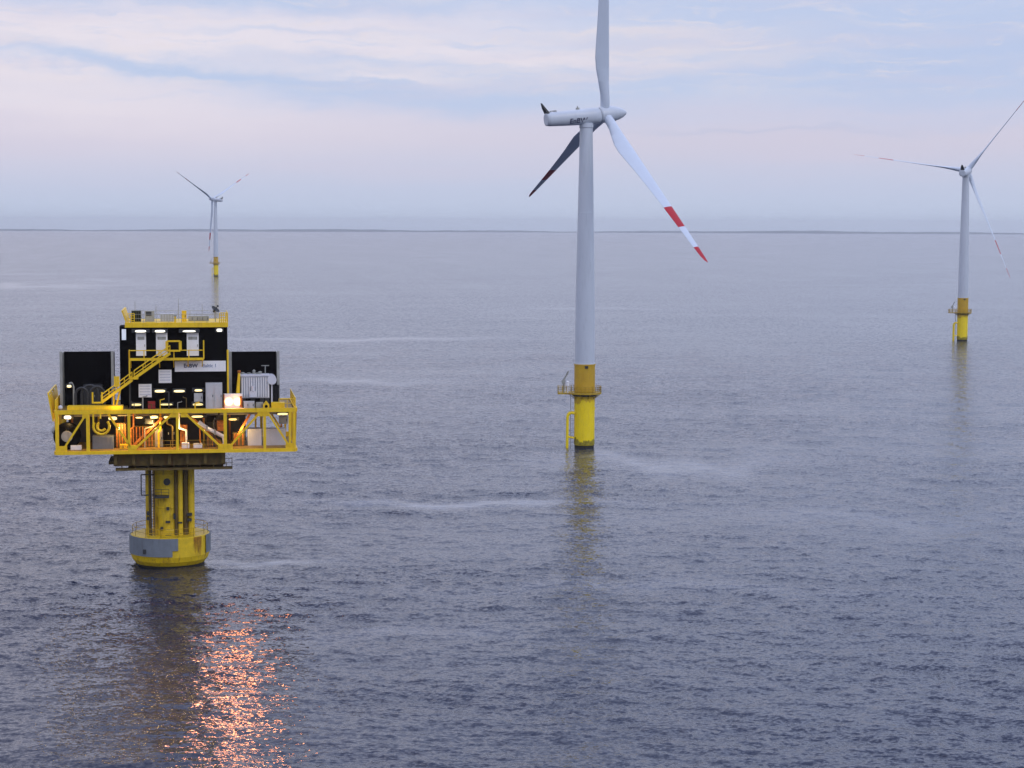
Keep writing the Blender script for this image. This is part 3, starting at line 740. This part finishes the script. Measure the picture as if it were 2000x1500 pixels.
pbox('black_cabinet', 321, 820, 342, 872, -4.0, -3.0, black, 'black cabinet just left of the centre truss post', 'cabinet', None, doors(2, black, galv), LD)
pbox('pump_skid', 455, 845, 478, 874, -4.4, -3.0, brown, 'brown pump skid under the right truss diagonal', 'pump', None, ribs(3, orange_steel), LD)
o = pthing('cable_drum', 'black cable drum with a grey hub at the left end of the lower deck', 'drum')
x, z = loc(131, 852, -5.4); zr = z - LD; mb = MB(); mb.cyl((x, -5.6, z), (x, -5.45, z), zr, n=28); mb.cyl((x, -4.3, z), (x, -4.15, z), zr, n=28); mb.cyl((x, -5.45, z), (x, -4.3, z), zr * .75, n=24); mb.build('flange', black, o)
mb = MB(); mb.cyl((x, -5.72, z), (x, -5.6, z), zr * .42, n=20); mb.build('hub', galv, o)
o = pthing('cable_ring', 'yellow hanging cable ring below the left stairs', 'cable ring'); mb = MB()
cx_, cz_ = loc(198, 833, FY - .35)
for rr, a0, a1 in ((1.0, 150, 400), (.55, 120, 330)):
    pts = [(cx_ + rr * math.cos(R(a0 + (a1 - a0) * k / 18)), FY - .35, cz_ + rr * math.sin(R(a0 + (a1 - a0) * k / 18))) for k in range(19)]
    mb.tube(pts, .16, 8)
mb.bar((cx_ - 1.0, FY - .35, cz_ + .2), (cx_ - 1.0, FY - .35, ZT), .2); mb.bar((cx_ - .1, FY - .35, cz_ + 1.0), (cx_ - .1, FY - .25, ZT), .2)
mb.build('ring', yellow, o)
o = pthing('pipe_run', 'pale slanting pipe behind the right half of the truss', 'pipe'); mb = MB()
mb.tube([P3(388, 824, -5.4), P3(404, 836, -5.4), P3(437, 853, -5.4), P3(440, 875, -5.4)], .26, 10); mb.build('pipe', palegrey, o)
for q in ((404, 836), (420, 844)):
    mb = MB(); a_ = P3(*q, -5.4); mb.box(a_[0] - .12, a_[0] + .12, -5.75, -5.05, a_[2] - .32, a_[2] + .32); mb.build('flange', galv, o)
o = pthing('life_raft', 'grey rounded life raft canister hung on the left end of the platform', 'life raft'); mb = MB(); mb.smooth = True
y0, y1 = -1.5, 5.5
mb.rings([[(X0 - .55 + r_ * math.cos(2 * math.pi * k / 14), y, ZB + 2.2 + 1.5 * r_ * math.sin(2 * math.pi * k / 14)) for k in range(14)] for y, r_ in ((y0, .1), (y0 + .2, .28), (y0 + .8, .38), (y1 - .8, .38), (y1 - .2, .28), (y1, .1))])
mb.build('shell', galv, o)
for y in (0, 4): mb = MB(); mb.box(X0 - .98, X0 - .2, y - .08, y + .08, ZB + 2.05, ZB + 2.3); mb.build('strap', darkgrey, o)

rg = random.Random(11)
mb = MB()                                            # cable trays and pipes under the upper deck
for k, (y, z) in enumerate(((-4.2, ZT - .75), (-2.6, ZT - .6), (-1.2, ZT - .9))):
    mb = MB(); mb.bar((X0 + 1.6, y, z), (X1 - 1.8, y, z), .5, .14); mb.build('cable_tray', galv, plat)
for k in range(7):
    x0 = loc(256 + 27 * k, 840, -3.9)[0]; zz = LD + rg.uniform(1.6, 3.6); mb = MB(); x1 = x0 + rg.uniform(-1.2, 1.6); y = -4.9 + .2 * (k % 3)
    mb.tube([(x0, y, LD), (x0, y, zz), (x1, y, zz + .3), (x1, y, ZT - .4)], rg.choice((.07, .1, .14)), 8)
    mb.build('pipe', (orange_steel, galv, yellow, brown, palegrey, orange_steel, darkgrey)[k], plat)
for k in range(9):                                   # stools of the inner frame
    x = X0 + 1.5 + (X1 - X0 - 3) * k / 8; mb = MB(); mb.bar((x, 2.6, LD), (x, 2.6, ZT - .2), .24); mb.build('inner_post', yellow if k % 2 else orange_steel, plat)
mb = MB(); zr_ = loc(340, 862, FY)[1]
mb.railing([(loc(268, 850, FY + .5)[0], FY + .5, LD), (loc(430, 850, FY + .5)[0], FY + .5, LD)], h=1.1, post=2.2, r=.03); mb.build('railing', olive, plat)
pbox('valve_rack', 404, 850, 422, 872, -4.9, -3.9, brown, 'rusty valve rack below the slanting pale pipe', 'rack', None, ribs(4, orange_steel), LD)
pbox('tool_chest', 234, 868, 252, 878, -5.9, -5.1, yellow, 'yellow tool chest on the lower deck left of the wide ribbed machine', 'chest', None, doors(2, yellow, darkgrey), LD)
pbox('junction_box', 283, 817, 300, 828, -5.0, -4.7, darkgrey, 'dark junction box hanging above the wide ribbed machine', 'box', None, doors(1, darkgrey, galv))
pbox('fuse_box', 404, 812, 422, 824, -4.9, -4.6, black, 'black fuse box hanging right of the long lamp under the deck', 'box', None, doors(1, black, galv))

for k in range(8):                                   # risers and small lines at the foot of the building
    x0 = loc(262 + 17 * k, 790, -5.0)[0]; mb = MB(); y = -5.2 + .15 * (k % 3); hh = (.9, 1.6, .6, 1.2, 2.2, .8, 1.4, .7)[k]
    mb.tube([(x0, y, UD), (x0, y, UD + hh), (x0 + (.5 if k % 2 else -.4), y, UD + hh + .1), (x0 + (.5 if k % 2 else -.4), y + .9, UD + hh + .1)], (.06, .09, .05)[k % 3], 8)
    mb.build('pipe', (darkgrey, galv, brown, yellow)[k % 4], plat)
for px, hh in ((264, 2.6), (305, 2.1), (349, 2.9), (395, 2.2)):
    x0 = loc(px, 620, 1.5)[0]; z0 = loc(346, 639, -3.8)[1] + .62; mb = MB(); mb.cyl((x0, 1.5, z0), (x0, 1.5, z0 + hh), .035, n=6); mb.build('whip_aerial', galv, plat)

# ---- lamps (fixture with housing and glass); real light comes from the glass
def lamp(px0, py0, px1, py1, y, m, label, group, depth=.25):
    o = pthing('deck_lamp', label, 'lamp', group); r_ = rect(px0, py0, px1, py1, y)
    b_ = MB(); b_.box(r_[0] - .05, r_[1] + .05, y, y + depth, r_[2] + .02, r_[3] + .08); b_.build('housing', darkgrey, o)
    b_ = MB(); n = 20; cx, cz, ax_, az_ = (r_[0] + r_[1]) / 2, (r_[2] + r_[3]) / 2, (r_[1] - r_[0]) / 2 * (.82 + .18 * math.sin(px0 * 1.7)), (r_[3] - r_[2]) / 2 * (.74 + .16 * math.sin(px0))
    def ov(y_, q): return [(cx + ax_ * q * math.copysign(abs(math.cos(2 * math.pi * k / n)) ** .55, math.cos(2 * math.pi * k / n)), y_, cz + az_ * q * math.copysign(abs(math.sin(2 * math.pi * k / n)) ** .8, math.sin(2 * math.pi * k / n))) for k in range(n)]
    b_.rings([ov(y - .002, 1), ov(y - .1, .96), ov(y - .17, .7)]); b_.build('glass', m, o)
G1 = 'lit lamps under the upper deck'; ymid = -4.9
lamp(121, 811, 143, 819, -5.0, lamp_cool, 'brightest white lamp under the deck above the black cable drum', G1)
lamp(262, 813, 281, 818, ymid, lamp_warm, 'lit lamp under the deck, left of three above the wide ribbed machine', G1)
lamp(292, 811, 310, 818, ymid, lamp_warm, 'lit lamp under the deck, middle of three above the wide ribbed machine', G1)
lamp(317, 812, 334, 818, ymid, lamp_warm, 'lit lamp under the deck, right of three beside the centre post', G1)
lamp(369, 810, 402, 817, ymid, lamp_warm, 'long lit lamp under the deck right of the centre truss post', G1)
lamp(541, 806, 563, 811, -5.0, lamp_warm, 'lit lamp under the deck at the right end above the small cabinet', G1)
lamp(211, 812, 229, 822, -6.2, lamp_warm, 'bright yellow panel made to glow under the deck beside the yellow cable ring', G1)  # yellow panel, given a lamp body and a glow
lamp(443, 816, 466, 822, -4.0, lamp_dim, 'dim lamp under the deck left of the dark gap near the right end', G1)

# ---- switchgear building
BF, BB = -3.8, 6.0
bl = rect(250, 640, 444, 800, BF); ZR = loc(346, 639, BF)[1]
bld = pthing('switchgear_building', 'black clad switchgear building in the middle of the platform deck', 'building')
mb = MB(); mb.box(bl[0], bl[1], BF, BB, UD, ZR); 
n_ = 30
for k in range(n_):                                   # trapezoidal cladding ribs
    x = bl[0] + .1 + (bl[1] - bl[0] - .2) * k / (n_ - 1); mb.box(x - .07, x + .07, BF - .035, BF - .001, UD + .02, ZR - .02)
for k in range(22):
    y = BF + .2 + (BB - BF - .4) * k / 21; mb.box(bl[0] - .035, bl[0] - .001, y - .07, y + .07, UD + .02, ZR - .02)
mb.build('wall', black, bld)
mb = MB(); mb.box(bl[0] - .25, bl[1] + .1, BF - .5, BB + .2, ZR + .003, ZR + .62); roof = mb.build('roof', yellow, bld)
mb = MB(); zr = ZR + .62
xo, zo = loc(236, 608, BF); xi = loc(249, 636, BF)[0]                       # leaning guard at the left roof end
mb.rings([[(xi - .1, y, zr - .3), (xi, y, zr - .3), (xo + .3, y, zo), (xo + .1, y, zo)] for y in (BF - .4, BB)])
mb.bar((xo + .2, BF - .42, zo), (xo + .2, BB, zo), .22); mb.railing([(xi + .1, BF - .42, zr), (xi + .9, BF - .42, zr)], h=1.2, post=.4, r=.06, rails=(1, .75, .5, .25)); mb.build('leaning_guard', yellow, roof); mb = MB()
mb.railing([(bl[1] + .04, BF - .42, zr), (bl[1] + .04, BB, zr)], h=1.1, post=.7, r=.05, rails=(1, .66, .33))
mb.railing([(bl[1] - 1.0, BF - .42, zr), (bl[1] + .04, BF - .42, zr)], h=1.25, post=.25, r=.06, rails=(1, .75, .5, .25)); mb.build('railing', yellow, roof)
mb = MB(); mb.railing([(bl[0] + .5, BF - .42, zr), (bl[1] - 1.0, BF - .42, zr)], h=1.1, post=1.6, r=.03); mb.build('railing', galv, roof); mb = MB(); mb.railing([(bl[0], BB, zr), (bl[1], BB, zr)], h=1.1, post=1.6, r=.03); mb.build('railing', galv, roof)
# three tall white doors lit from above
for (a_, c_) in ((266, 285), (305, 327), (365, 388)):
    e = rect(a_, 650, c_, 695, BF - .1); mb = MB(); mb.box(e[0], e[1], BF - .12, BF - .04, e[2], e[3]); d = mb.build('door', white, bld)
    mb = MB(); mb.box(e[1] - .22, e[1] - .12, BF - .18, BF - .122, e[2] + 1.2, e[2] + 1.5); mb.box(e[0] + .2, e[1] - .2, BF - .135, BF - .122, e[3] - .9, e[3] - .5); mb.build('handle', galv, d)
G2 = 'strip lamps above the white doors'
for (a_, c_, w_) in ((258, 291, 'left'), (298, 327, 'middle'), (350, 389, 'right')):
    lamp(a_, 644, c_, 650, BF - .75, lamp_cool, 'white strip lamp over the %s of the three tall white doors' % w_, G2, depth=.5)
lamp(421, 641, 436, 649, BF - .35, lamp_cool, 'small white lamp alone under the roof edge at the building corner', None)
e = rect(418, 0, 430, 10, BF)
an = rect(235.5, 642, 252, 800, .6); mb = MB(); mb.box(an[0], bl[0] - .04, .6, 4.5, UD, ZR - .1); mb.build('side_annex', black, bld)
wn = rect(238, 643, 246, 664, .55); mb = MB(); mb.box(wn[0], wn[1], .55, .597, wn[2], wn[3]); mb.build('window', window_lit, bld)
# white squares
for a_ in ((271, 750, 296, 776), (310, 722, 335, 748)):
    e = rect(*a_, BF - .2); mb = MB(); mb.box(e[0], e[1], BF - .3, BF - .036, e[2], e[3]); h = mb.build('hatch', white, bld)
    mb = MB()
    for k in range(4): z = e[2] + .3 + k * (e[3] - e[2] - .5) / 3.4; mb.box(e[0] + .15, e[1] - .15, BF - .33, BF - .302, z, z + .16)
    mb.build('louvre', palegrey, h)
# sign
e = rect(341.5, 704.5, 441, 726, BF - .2); sg = pthing('sign_board', 'long white sign board with lettering on the black building front', 'sign')
mb = MB(); mb.box(e[0], e[1], BF - .22, BF - .06, e[2], e[3]); mb.build('board', white, sg)
zc = (e[2] + e[3]) / 2; wd = e[1] - e[0]
for body, fx, sz, m in (('EnBW', .31, .70, letter_dark), ('Baltic 1', .68, .62, letter_light)):
    me = text_mesh('lettering', body, sz, .015); me.materials.append(m); l = obj('lettering', me, sg)
    l.location = (e[0] + wd * fx, BF - .235, zc + .05); l.rotation_euler = (R(90), 0, 0)
# wall lamps, lower half of the front
G3 = 'wall lamps on the black building front'
for (a_, lbl) in (((301, 760, 324, 768), 'left of the three bright wall lamps between the white hatch and grey locker'), ((338, 760, 362, 768), 'middle of the three bright wall lamps on the black front'), ((376, 759, 399, 766), 'right of the three bright wall lamps, above the white meter box')):
    lamp(*a_, BF - .35, lamp_warm, lbl, G3, depth=.3)
for (a_, lbl) in (((255, 787, 278, 794), 'dim yellow lamp near the deck below the lower white hatch'), ((312, 787, 338, 793), 'dim yellow lamp near the deck at the middle of the black front'), ((375, 786, 398, 794), 'low yellow lamp near the deck below the white meter box')):
    lamp(*a_, BF - .5, lamp_dim, lbl, G3, depth=.3)
pbox('meter_box', 379, 768, 396, 785, BF - .4, BF - .04, grey, 'white meter box on the wall between two lamps beside the grey locker', 'box', None, doors(1, grey, darkgrey))
pbox('locker', 402, 748, 434, 801, BF - 1.4, BF - .3, grey, 'tall light grey locker at the right of the black building front', 'locker', None, doors(2, grey, darkgrey), UD)
pbox('red_cabinet', 289, 784, 303, 800, BF - 1.0, BF - .4, redpaint, 'small dark red cabinet on the deck between two low lamps', 'cabinet', None, doors(1, redpaint, darkgrey), UD)
mb = MB(); x = loc(445, 740, BF)[0]; mb.box(x - .1, x + .14, BF - .16, BF + .16, UD, loc(445, 683, BF)[1]); mb.build('corner_post', yellow, bld)
mb = MB(); mb.tube([P3(254, 740, BF - .3), P3(254, 798, BF - .3)], .12); mb.build('drain_pipe', darkgrey, bld)

# walkway and stairs
WY = BF - 1.5
wkk = pthing('access_stairs', 'yellow stairs and balcony walkway leading up the black building front', 'stairs')
zf = loc(330, 701, WY)[1]; xa, xb = loc(252, 700, WY)[0], loc(398, 700, WY)[0]
mb = MB(); mb.box(xa, xb, WY, BF - .05, zf - .16, zf + .02); mb.box(xa, xb, WY - .08, WY - .001, zf - .2, zf + .14)
for k in range(6):
    x = xa + .2 + (xb - xa - .4) * k / 5; mb.bar((x, WY + .1, zf - .16), (x, BF - .05, zf - 1.2), .12)
mb.build('walkway', yellow, wkk)
mb = MB(); mb.railing([(xa, BF - .1, zf), (xa, WY - .04, zf), (xb, WY - .04, zf), (xb, BF - .1, zf)], h=1.12, post=1.75, r=.075, rails=(1.0,))
mb.bar((xb, WY - .04, zf), (xb, WY - .04, zf + 2.4), .16); mb.build('railing', yellow, wkk)
e = rect(326, 666, 352, 685, WY); mb = MB()          # square stair gate
for a_, c_ in (((e[0], e[2]), (e[1], e[2])), ((e[0], e[3]), (e[1], e[3])), ((e[0], e[2]), (e[0], e[3])), ((e[1], e[2]), (e[1], e[3]))):
    mb.bar((a_[0], WY - .2, a_[1]), (c_[0], WY - .2, c_[1]), .36, .2)
mb.build('gate', yellow, wkk)
S1a, S1b = P3(332, 690, WY - .5), P3(262, 739, WY - .5)
S2a, S2b = P3(258, 742, WY - .5), P3(198, 786, WY - .5)
def flight(a_, c_, nst):
    mb = MB(); a_ = Vector(a_); c_ = Vector(c_)
    for dy in (-.45, .45): mb.bar(a_ + Vector((0, dy, 0)), c_ + Vector((0, dy, 0)), .1, .34)
    s_ = mb.build('stair_flight', yellow, wkk)
    mb = MB()
    for k in range(1, nst):
        p = a_.lerp(c_, k / nst); mb.box(p.x - .14, p.x + .14, p.y - .42, p.y + .42, p.z - .02, p.z + .03)
    mb.build('tread', galv, s_)
    mb = MB()
    for dy in (-.45, .45):
        d_ = Vector((0, dy, 0)); mb.cyl(a_ + d_ + Vector((0, 0, 1.0)), c_ + d_ + Vector((0, 0, 1.0)), .06, n=6)
        mb.cyl(a_ + d_ + Vector((0, 0, .5)), c_ + d_ + Vector((0, 0, .5)), .045, n=6)
        for k in range(5): p = a_.lerp(c_, k / 4) + d_; mb.cyl(p, p + Vector((0, 0, 1.0)), .05, n=6)
    mb.build('handrail', yellow, s_)
flight(S1a, S1b, 16); flight(S2a, S2b, 14)
mb = MB(); p = P3(252, 739, WY - .5); q = P3(270, 739, WY - .5); mb.box(p[0], q[0], WY - 1.1, BF - .1, p[2] - .1, p[2] + .04)
mb.bar((p[0] + .1, WY - 1, p[2]), (p[0] + .1, WY - 1, zf), .2); mb.build('landing', yellow, wkk)
mb = MB(); e = rect(181, 766, 199, 788, WY - 1.0)     # U shaped foot rail
mb.bar((e[0], WY - 1, e[3]), (e[0], WY - 1, e[2]), .2); mb.bar((e[0], WY - 1, e[2] + .1), (e[1], WY - 1, e[2] + .1), .2); mb.bar((e[1], WY - 1, e[2]), (e[1], WY - 1, e[3]), .2)
mb.build('foot_rail', yellow, wkk)
mb = MB(); x, z = loc(228, 744, WY - 1.1); mb.box(x - .35, x + .35, WY - 1.15, WY - 1.0, z - .75, z + .6); mb.build('panel', yellow, wkk)
mb = MB(); mb.tube([P3(236, 756, WY), P3(226, 798, WY)], .12); mb.tube([P3(222, 760, WY), P3(222, 798, WY)], .12); mb.build('support_leg', yellow, wkk)

# ---- fire walls either side
def bay(x0, x1, top, label, zlo):
    o = pthing('blast_wall', label, 'wall', 'black blast walls beside the building'); yb, yf = 1.4, -2.4
    a_ = loc(x0, top, yb)[0]; c_ = loc(x1, top, yb)[0]; zt = loc(x0, top, yb)[1]
    mb = MB(); mb.box(a_, c_, yb, yb + .25, UD, zt)
    for k in range(14): x = a_ + .15 + (c_ - a_ - .3) * k / 13; mb.box(x - .05, x + .05, yb - .05, yb - .001, UD, zt - .05)
    mb.build('wall_panel', black, o)
    for x in (a_, c_):
        mb = MB(); mb.box(x - .13, x + .13, yf, yb - .06, UD, zt + .02)
        mb.box(x - .17, x + .17, yf - .3, yf - .001, UD, zt + .3); mb.build('side_wall', galv, o)
bay(123, 222, 687, 'black blast wall bay left of the building with a coil of hoses', 790)
bay(449, 541, 687, 'black blast wall bay right of the building behind the ribbed transformer', 790)

# ---- transformer, right bay
tf = pthing('transformer', 'light grey ribbed transformer in front of the right black wall', 'transformer')
e = rect(471, 735, 526, 778, -4.2); mb = MB(); mb.box(e[0], e[1], -4.0, -1.6, e[2], e[3]); mb.box(e[0] - .06, e[1] + .06, -4.3, -1.5, e[3] + .002, e[3] + .2); mb.build('tank', palegrey, tf)
mb = MB()
for k in range(12):
    x = e[0] + .15 + (e[1] - e[0] - .3) * k / 11; mb.box(x - .06, x + .06, -4.35, -4.002, e[2] + .15, e[3] - .12)
mb.build('radiator', white, tf)
mb = MB(); x, z = loc(494, 765, -4.4); mb.box(x - .4, x + .4, -4.75, -4.36, z - .7, z + .1); mb.cyl((x, -4.6, z + .1), (x, -4.6, z + .8), .25); mb.build('valve_box', palegrey, tf)
for px, py in ((474, 727), (486, 728), (496, 722), (503, 728), (508, 725)):
    a_ = P3(px, py, -2.8); mb = MB(); mb.cyl((a_[0], -2.8, e[3] + .2), a_, .2, .12, n=10)
    for k in range(3): z = e[3] + .28 + (a_[2] - e[3] - .3) * k / 3; mb.cyl((a_[0], -2.8, z), (a_[0], -2.8, z + .06), .26, n=10)
    mb.build('bushing', galv, tf)
a_ = P3(518, 714, -2.6); mb = MB(); mb.bar(a_, (a_[0], -2.6, e[3] + .2), .1); mb.bar((a_[0] - .5, -2.6, a_[2]), (a_[0] + .5, -2.6, a_[2]), .1); mb.build('lifting_tee', galv, tf)
a_ = P3(532, 741, -3.4); mb = MB(); mb.cyl((a_[0] - .1, -4.4, a_[2]), (a_[0] - .1, -1.2, a_[2]), .62, n=20); mb.bar((a_[0] - .1, -3.8, a_[2]), (a_[0] - .1, -3.8, UD), .2); mb.bar((a_[0] - .1, -1.8, a_[2]), (a_[0] - .1, -1.8, UD), .2); mb.build('conservator', palegrey, tf)
mb = MB()
for px in (476, 494, 512, 522): x = loc(px, 780, -3.5)[0]; mb.box(x - .25, x + .25, -3.9, -1.7, UD, e[2] - .002)
mb.build('foot', darkgrey, tf)
pbox('cooling_fan_box', 529, 752, 545, 790, -3.2, -1.8, black, 'black fan box between the transformer and the right wall edge', 'fan box', None, ribs(4, darkgrey), UD)
pbox('valve_cabinet', 476, 784, 497, 798, -5.8, -5.0, grey, 'small grey cabinet on the deck in front of the transformer', 'cabinet', None, doors(2, grey, darkgrey), UD)
pbox('hose_box', 500, 786, 514, 799, -5.8, -5.0, galv, 'low galvanised hose box beside the yellow gabled post box', 'box', None, doors(1, galv, darkgrey), UD)
o = pthing('post_box', 'small yellow gabled box with a dark hole at the deck edge', 'box'); e = rect(514, 786, 526, 802, FY + .3); mb = MB()
mb.box(e[0], e[1], FY + .3, FY + 1.0, ZT + .262, e[3] - .3); xm = (e[0] + e[1]) / 2
mb.rings([[(e[0], y, e[3] - .3), (e[1], y, e[3] - .3), (xm, y, e[3] + .2)] for y in (FY + .3, FY + 1.0)]); mb.build('body', yellow, o)
mb = MB(); mb.cyl((xm, FY + .24, e[3] - .5), (xm, FY + .32, e[3] - .5), .2, n=14); mb.build('opening', black, o)

# ---- left bay: hoses, dark pump, lamp
o = pthing('hose_coil', 'dark coiled hoses on a stand in the left bay', 'hose'); mb = MB()
for k, (px, rr) in enumerate(((176, 1.1), (190, .95), (160, .8))):
    cx_, cz_ = loc(px, 771, -3.0); pts = [(cx_ + rr * math.cos(R(t_)), -3.0 - .15 * k, cz_ + rr * 1.15 * math.sin(R(t_))) for t_ in range(-20, 205, 15)]
    mb.tube([(pts[0][0], pts[0][1], UD)] + pts + [(pts[-1][0], pts[-1][1], UD)], .17, 8)
mb.build('hose', darkgrey, o)
pbox('pump_cabinet', 163, 752, 199, 795, -1.2, .4, darkgrey, 'dark low pump cabinet behind the coiled hoses in the left bay', 'cabinet', None, doors(3, darkgrey, galv), UD)
lamp(129, 751, 141, 758, -3.4, lamp_warm, 'lit lamp on a bent pole in the left bay', None)
o = pthing('lamp_pole', 'bent grey lamp pole in front of the left black wall', 'pole'); mb = MB()
mb.tube([P3(144, 797, -3.1), P3(144, 756, -3.1), P3(140, 747, -3.1), P3(135, 749, -3.1)], .11); mb.build('pole', galv, o)
mb = MB(); mb.box(*(lambda p: (p[0] - .2, p[0] + .2, -3.3, -2.9, UD, UD + .12))(P3(144, 797, -3.1))); mb.build('base', galv, o)
o = pthing('lifebuoy_post', 'small pale round float on the deck at the left front corner', 'float'); mb = MB(); x, z = loc(118, 796, FY + .6)
mb.smooth = True; mb.rings([[(x + .3 * math.sin(p_) * math.cos(2 * math.pi * k / 14), FY + .6 + .3 * math.sin(p_) * math.sin(2 * math.pi * k / 14), z + .3 * math.cos(p_)) for k in range(14)] for p_ in [.05 + 3.04 * j / 8 for j in range(9)]]); mb.build('float', palegrey, o)
mb = MB(); mb.cyl((x, FY + .6, ZT + .11), (x, FY + .6, z - .25), .06); mb.build('post', galv, o)

# ---- roof equipment
RY = -1.5
pbox('vent_unit', 257, 607, 275, 622, RY, RY + 1.4, greenblack, 'dark green square vent unit on the roof, left corner', 'vent', None, ribs(4, black), ZR + .624)
pbox('cooler_unit', 283, 607, 301, 626, RY, RY + 1.4, galv, 'grey cooler unit with dark grille beside the green roof vent', 'cooler', None, lambda o, x0, x1, y0, y1, z0, z1: [(lambda b_: (b_.box(x0 + .15, x1 - .35, y0 - .05, y0 - .001, z0 + (z1 - z0) * .55, z1 - .12), b_.build('grille', darkgrey, o)))(MB())], ZR + .624)
pbox('roof_box', 313, 613, 340, 626, RY, RY + 1.6, grey, 'low pale grey box in the middle of the roof', 'box', None, ribs(5, galv), ZR + .624)
pbox('yellow_box', 355, 607, 364, 618, RY, RY + .6, yellow, 'small yellow box standing on the roof right of the middle', 'box', None, doors(1, yellow, darkgrey), ZR + .624)
pbox('roof_cabinet', 368, 617, 408, 628, RY + 1, RY + 2.4, galv, 'long low grey cabinet on the right half of the roof', 'cabinet', None, doors(4, galv, darkgrey), ZR + .624)
o = pthing('lamp_post', 'short yellow post at the middle of the roof front edge', 'post'); mb = MB(); x, z = loc(342, 618, BF - .4); mb.box(x - .13, x + .13, BF - .3, BF - .04, ZR + .624, z); mb.build('post', yellow, o); mb = MB(); mb.box(x - .2, x + .2, BF - .36, BF + .02, z + .002, z + .2); mb.build('cap', galv, o)
o = pthing('satellite_dish', 'small dark dish aerial on a mast at the right end of the roof', 'dish'); c_ = Vector(P3(419, 606, -2.5))
mb = MB(); mb.cyl((c_.x + .1, -2.5, ZR + .624), (c_.x + .1, -2.5, c_.z - .2), .07); mb.build('mast', galv, o)
mb = MB(); d_ = Vector((.55, -.35, .75)).normalized()
for r0, r1, h0, h1 in ((.1, .35, 0, .06), (.35, .55, .06, .18), (.55, .6, .18, .24)): mb.cyl(c_ + d_ * h0, c_ + d_ * h1, r0, r1, n=20, caps=False)
mb.cyl(c_ - d_ * .25, c_, .16, .12); mb.build('reflector', darkgrey, o); mb = MB(); mb.bar(c_, c_ + d_ * .7, .06); mb.box(*(lambda p: (p.x - .12, p.x + .12, p.y - .12, p.y + .12, p.z - .12, p.z + .12))(c_ + d_ * .75)); mb.build('feed_arm', darkgrey, o)

# ---- orange flood light at the deck edge and the lights it and its neighbours give
fl = pthing('flood_light', 'glaring orange sodium flood light beside the grey locker', 'flood light')
e = rect(437, 769, 473, 800, FY + 1.2); xc, zc = (e[0] + e[1]) / 2, (e[2] + e[3]) / 2
mb = MB(); mb.box(e[0], e[1], FY + 1.25, FY + 1.75, e[2], e[3]); mb.build('housing', white, fl)
for kx in (.28, .74):
    mb = MB(); x = e[0] + (e[1] - e[0]) * kx; mb.cyl((x, FY + 1.2, zc), (x, FY + 1.249, zc), .5, n=22); mb.build('lens', lamp_orange, fl)
    mb = MB(); mb.lathe([(0.1, 0), (.1, .01)], n=4)
mb = MB(); mb.box(e[0], e[0] + .12, FY + 1.1, FY + 1.249, e[2], e[3]); mb.box(e[1] - .3, e[1], FY + 1.1, FY + 1.249, e[2] + .3, e[3] - .3); mb.build('reflector_wing', orange_steel, fl)
mb = MB(); mb.bar((e[0] + .4, FY + 1.5, UD), (e[0] + .4, FY + 1.5, e[2] - .002), .2); mb.bar((e[1] - .4, FY + 1.5, UD), (e[1] - .4, FY + 1.5, e[2] - .002), .2); mb.build('stand', darkgrey, fl)
o = pthing('glow_column', 'thin column left of the transformer, lamp glow put into its yellow', 'mast'); mb = MB(); mb.cyl(P3(463, 795, -4.6), P3(467, 729, -4.6), .32, .16, n=12); mb.build('pole', yellow, o); mb = MB(); a_ = P3(467, 728, -4.6); mb.cyl(a_, (a_[0], a_[1], a_[2] + .3), .2, .2, n=12); mb.build('cap', orange_steel, o)  # orange lamp light on a narrow column, put into yellow paint

def light(kind, name, p, energy, colr, radius, aim=None, size=None):
    l = bpy.data.lights.new(name, kind); l.energy = energy; l.color = colr; l.shadow_soft_size = radius
    if kind == 'SPOT': l.spot_size = size; l.spot_blend = 0.6
    o = bpy.data.objects.new(name, l); COL.objects.link(o); o.location = PM @ Vector(p)
    if aim is not None: o.rotation_euler = (o.location - aim).to_track_quat('Z', 'Y').to_euler()
    return o
aim = BASE.lerp(Vector((0, 0, 0)), .27); aim.z = 0
light('SPOT', 'sodium_beam', (xc, FY + 1.0, zc), 10500, (1, .34, .16), 2.2, aim, R(85))
light('POINT', 'sodium_glow', (xc + .3, FY + .5, zc + .6), 26, (1, .45, .1), .3)
for px, py, yy, en in ((235, 835, -5.8, 380), (295, 830, -5.6, 330), (350, 835, -5.6, 280), (405, 835, -5.6, 280), (470, 838, -5.4, 220), (135, 828, -5.8, 150)):
    x, z = loc(px, py, yy); light('POINT', 'deck_lamp_glow', (x, yy, z), en, (1, .62, .2), .2)
x, z = loc(225, 790, FY - .6); light('POINT', 'stair_lamp_glow', (x, FY - .3, z), 70, (1, .72, .25), .2)
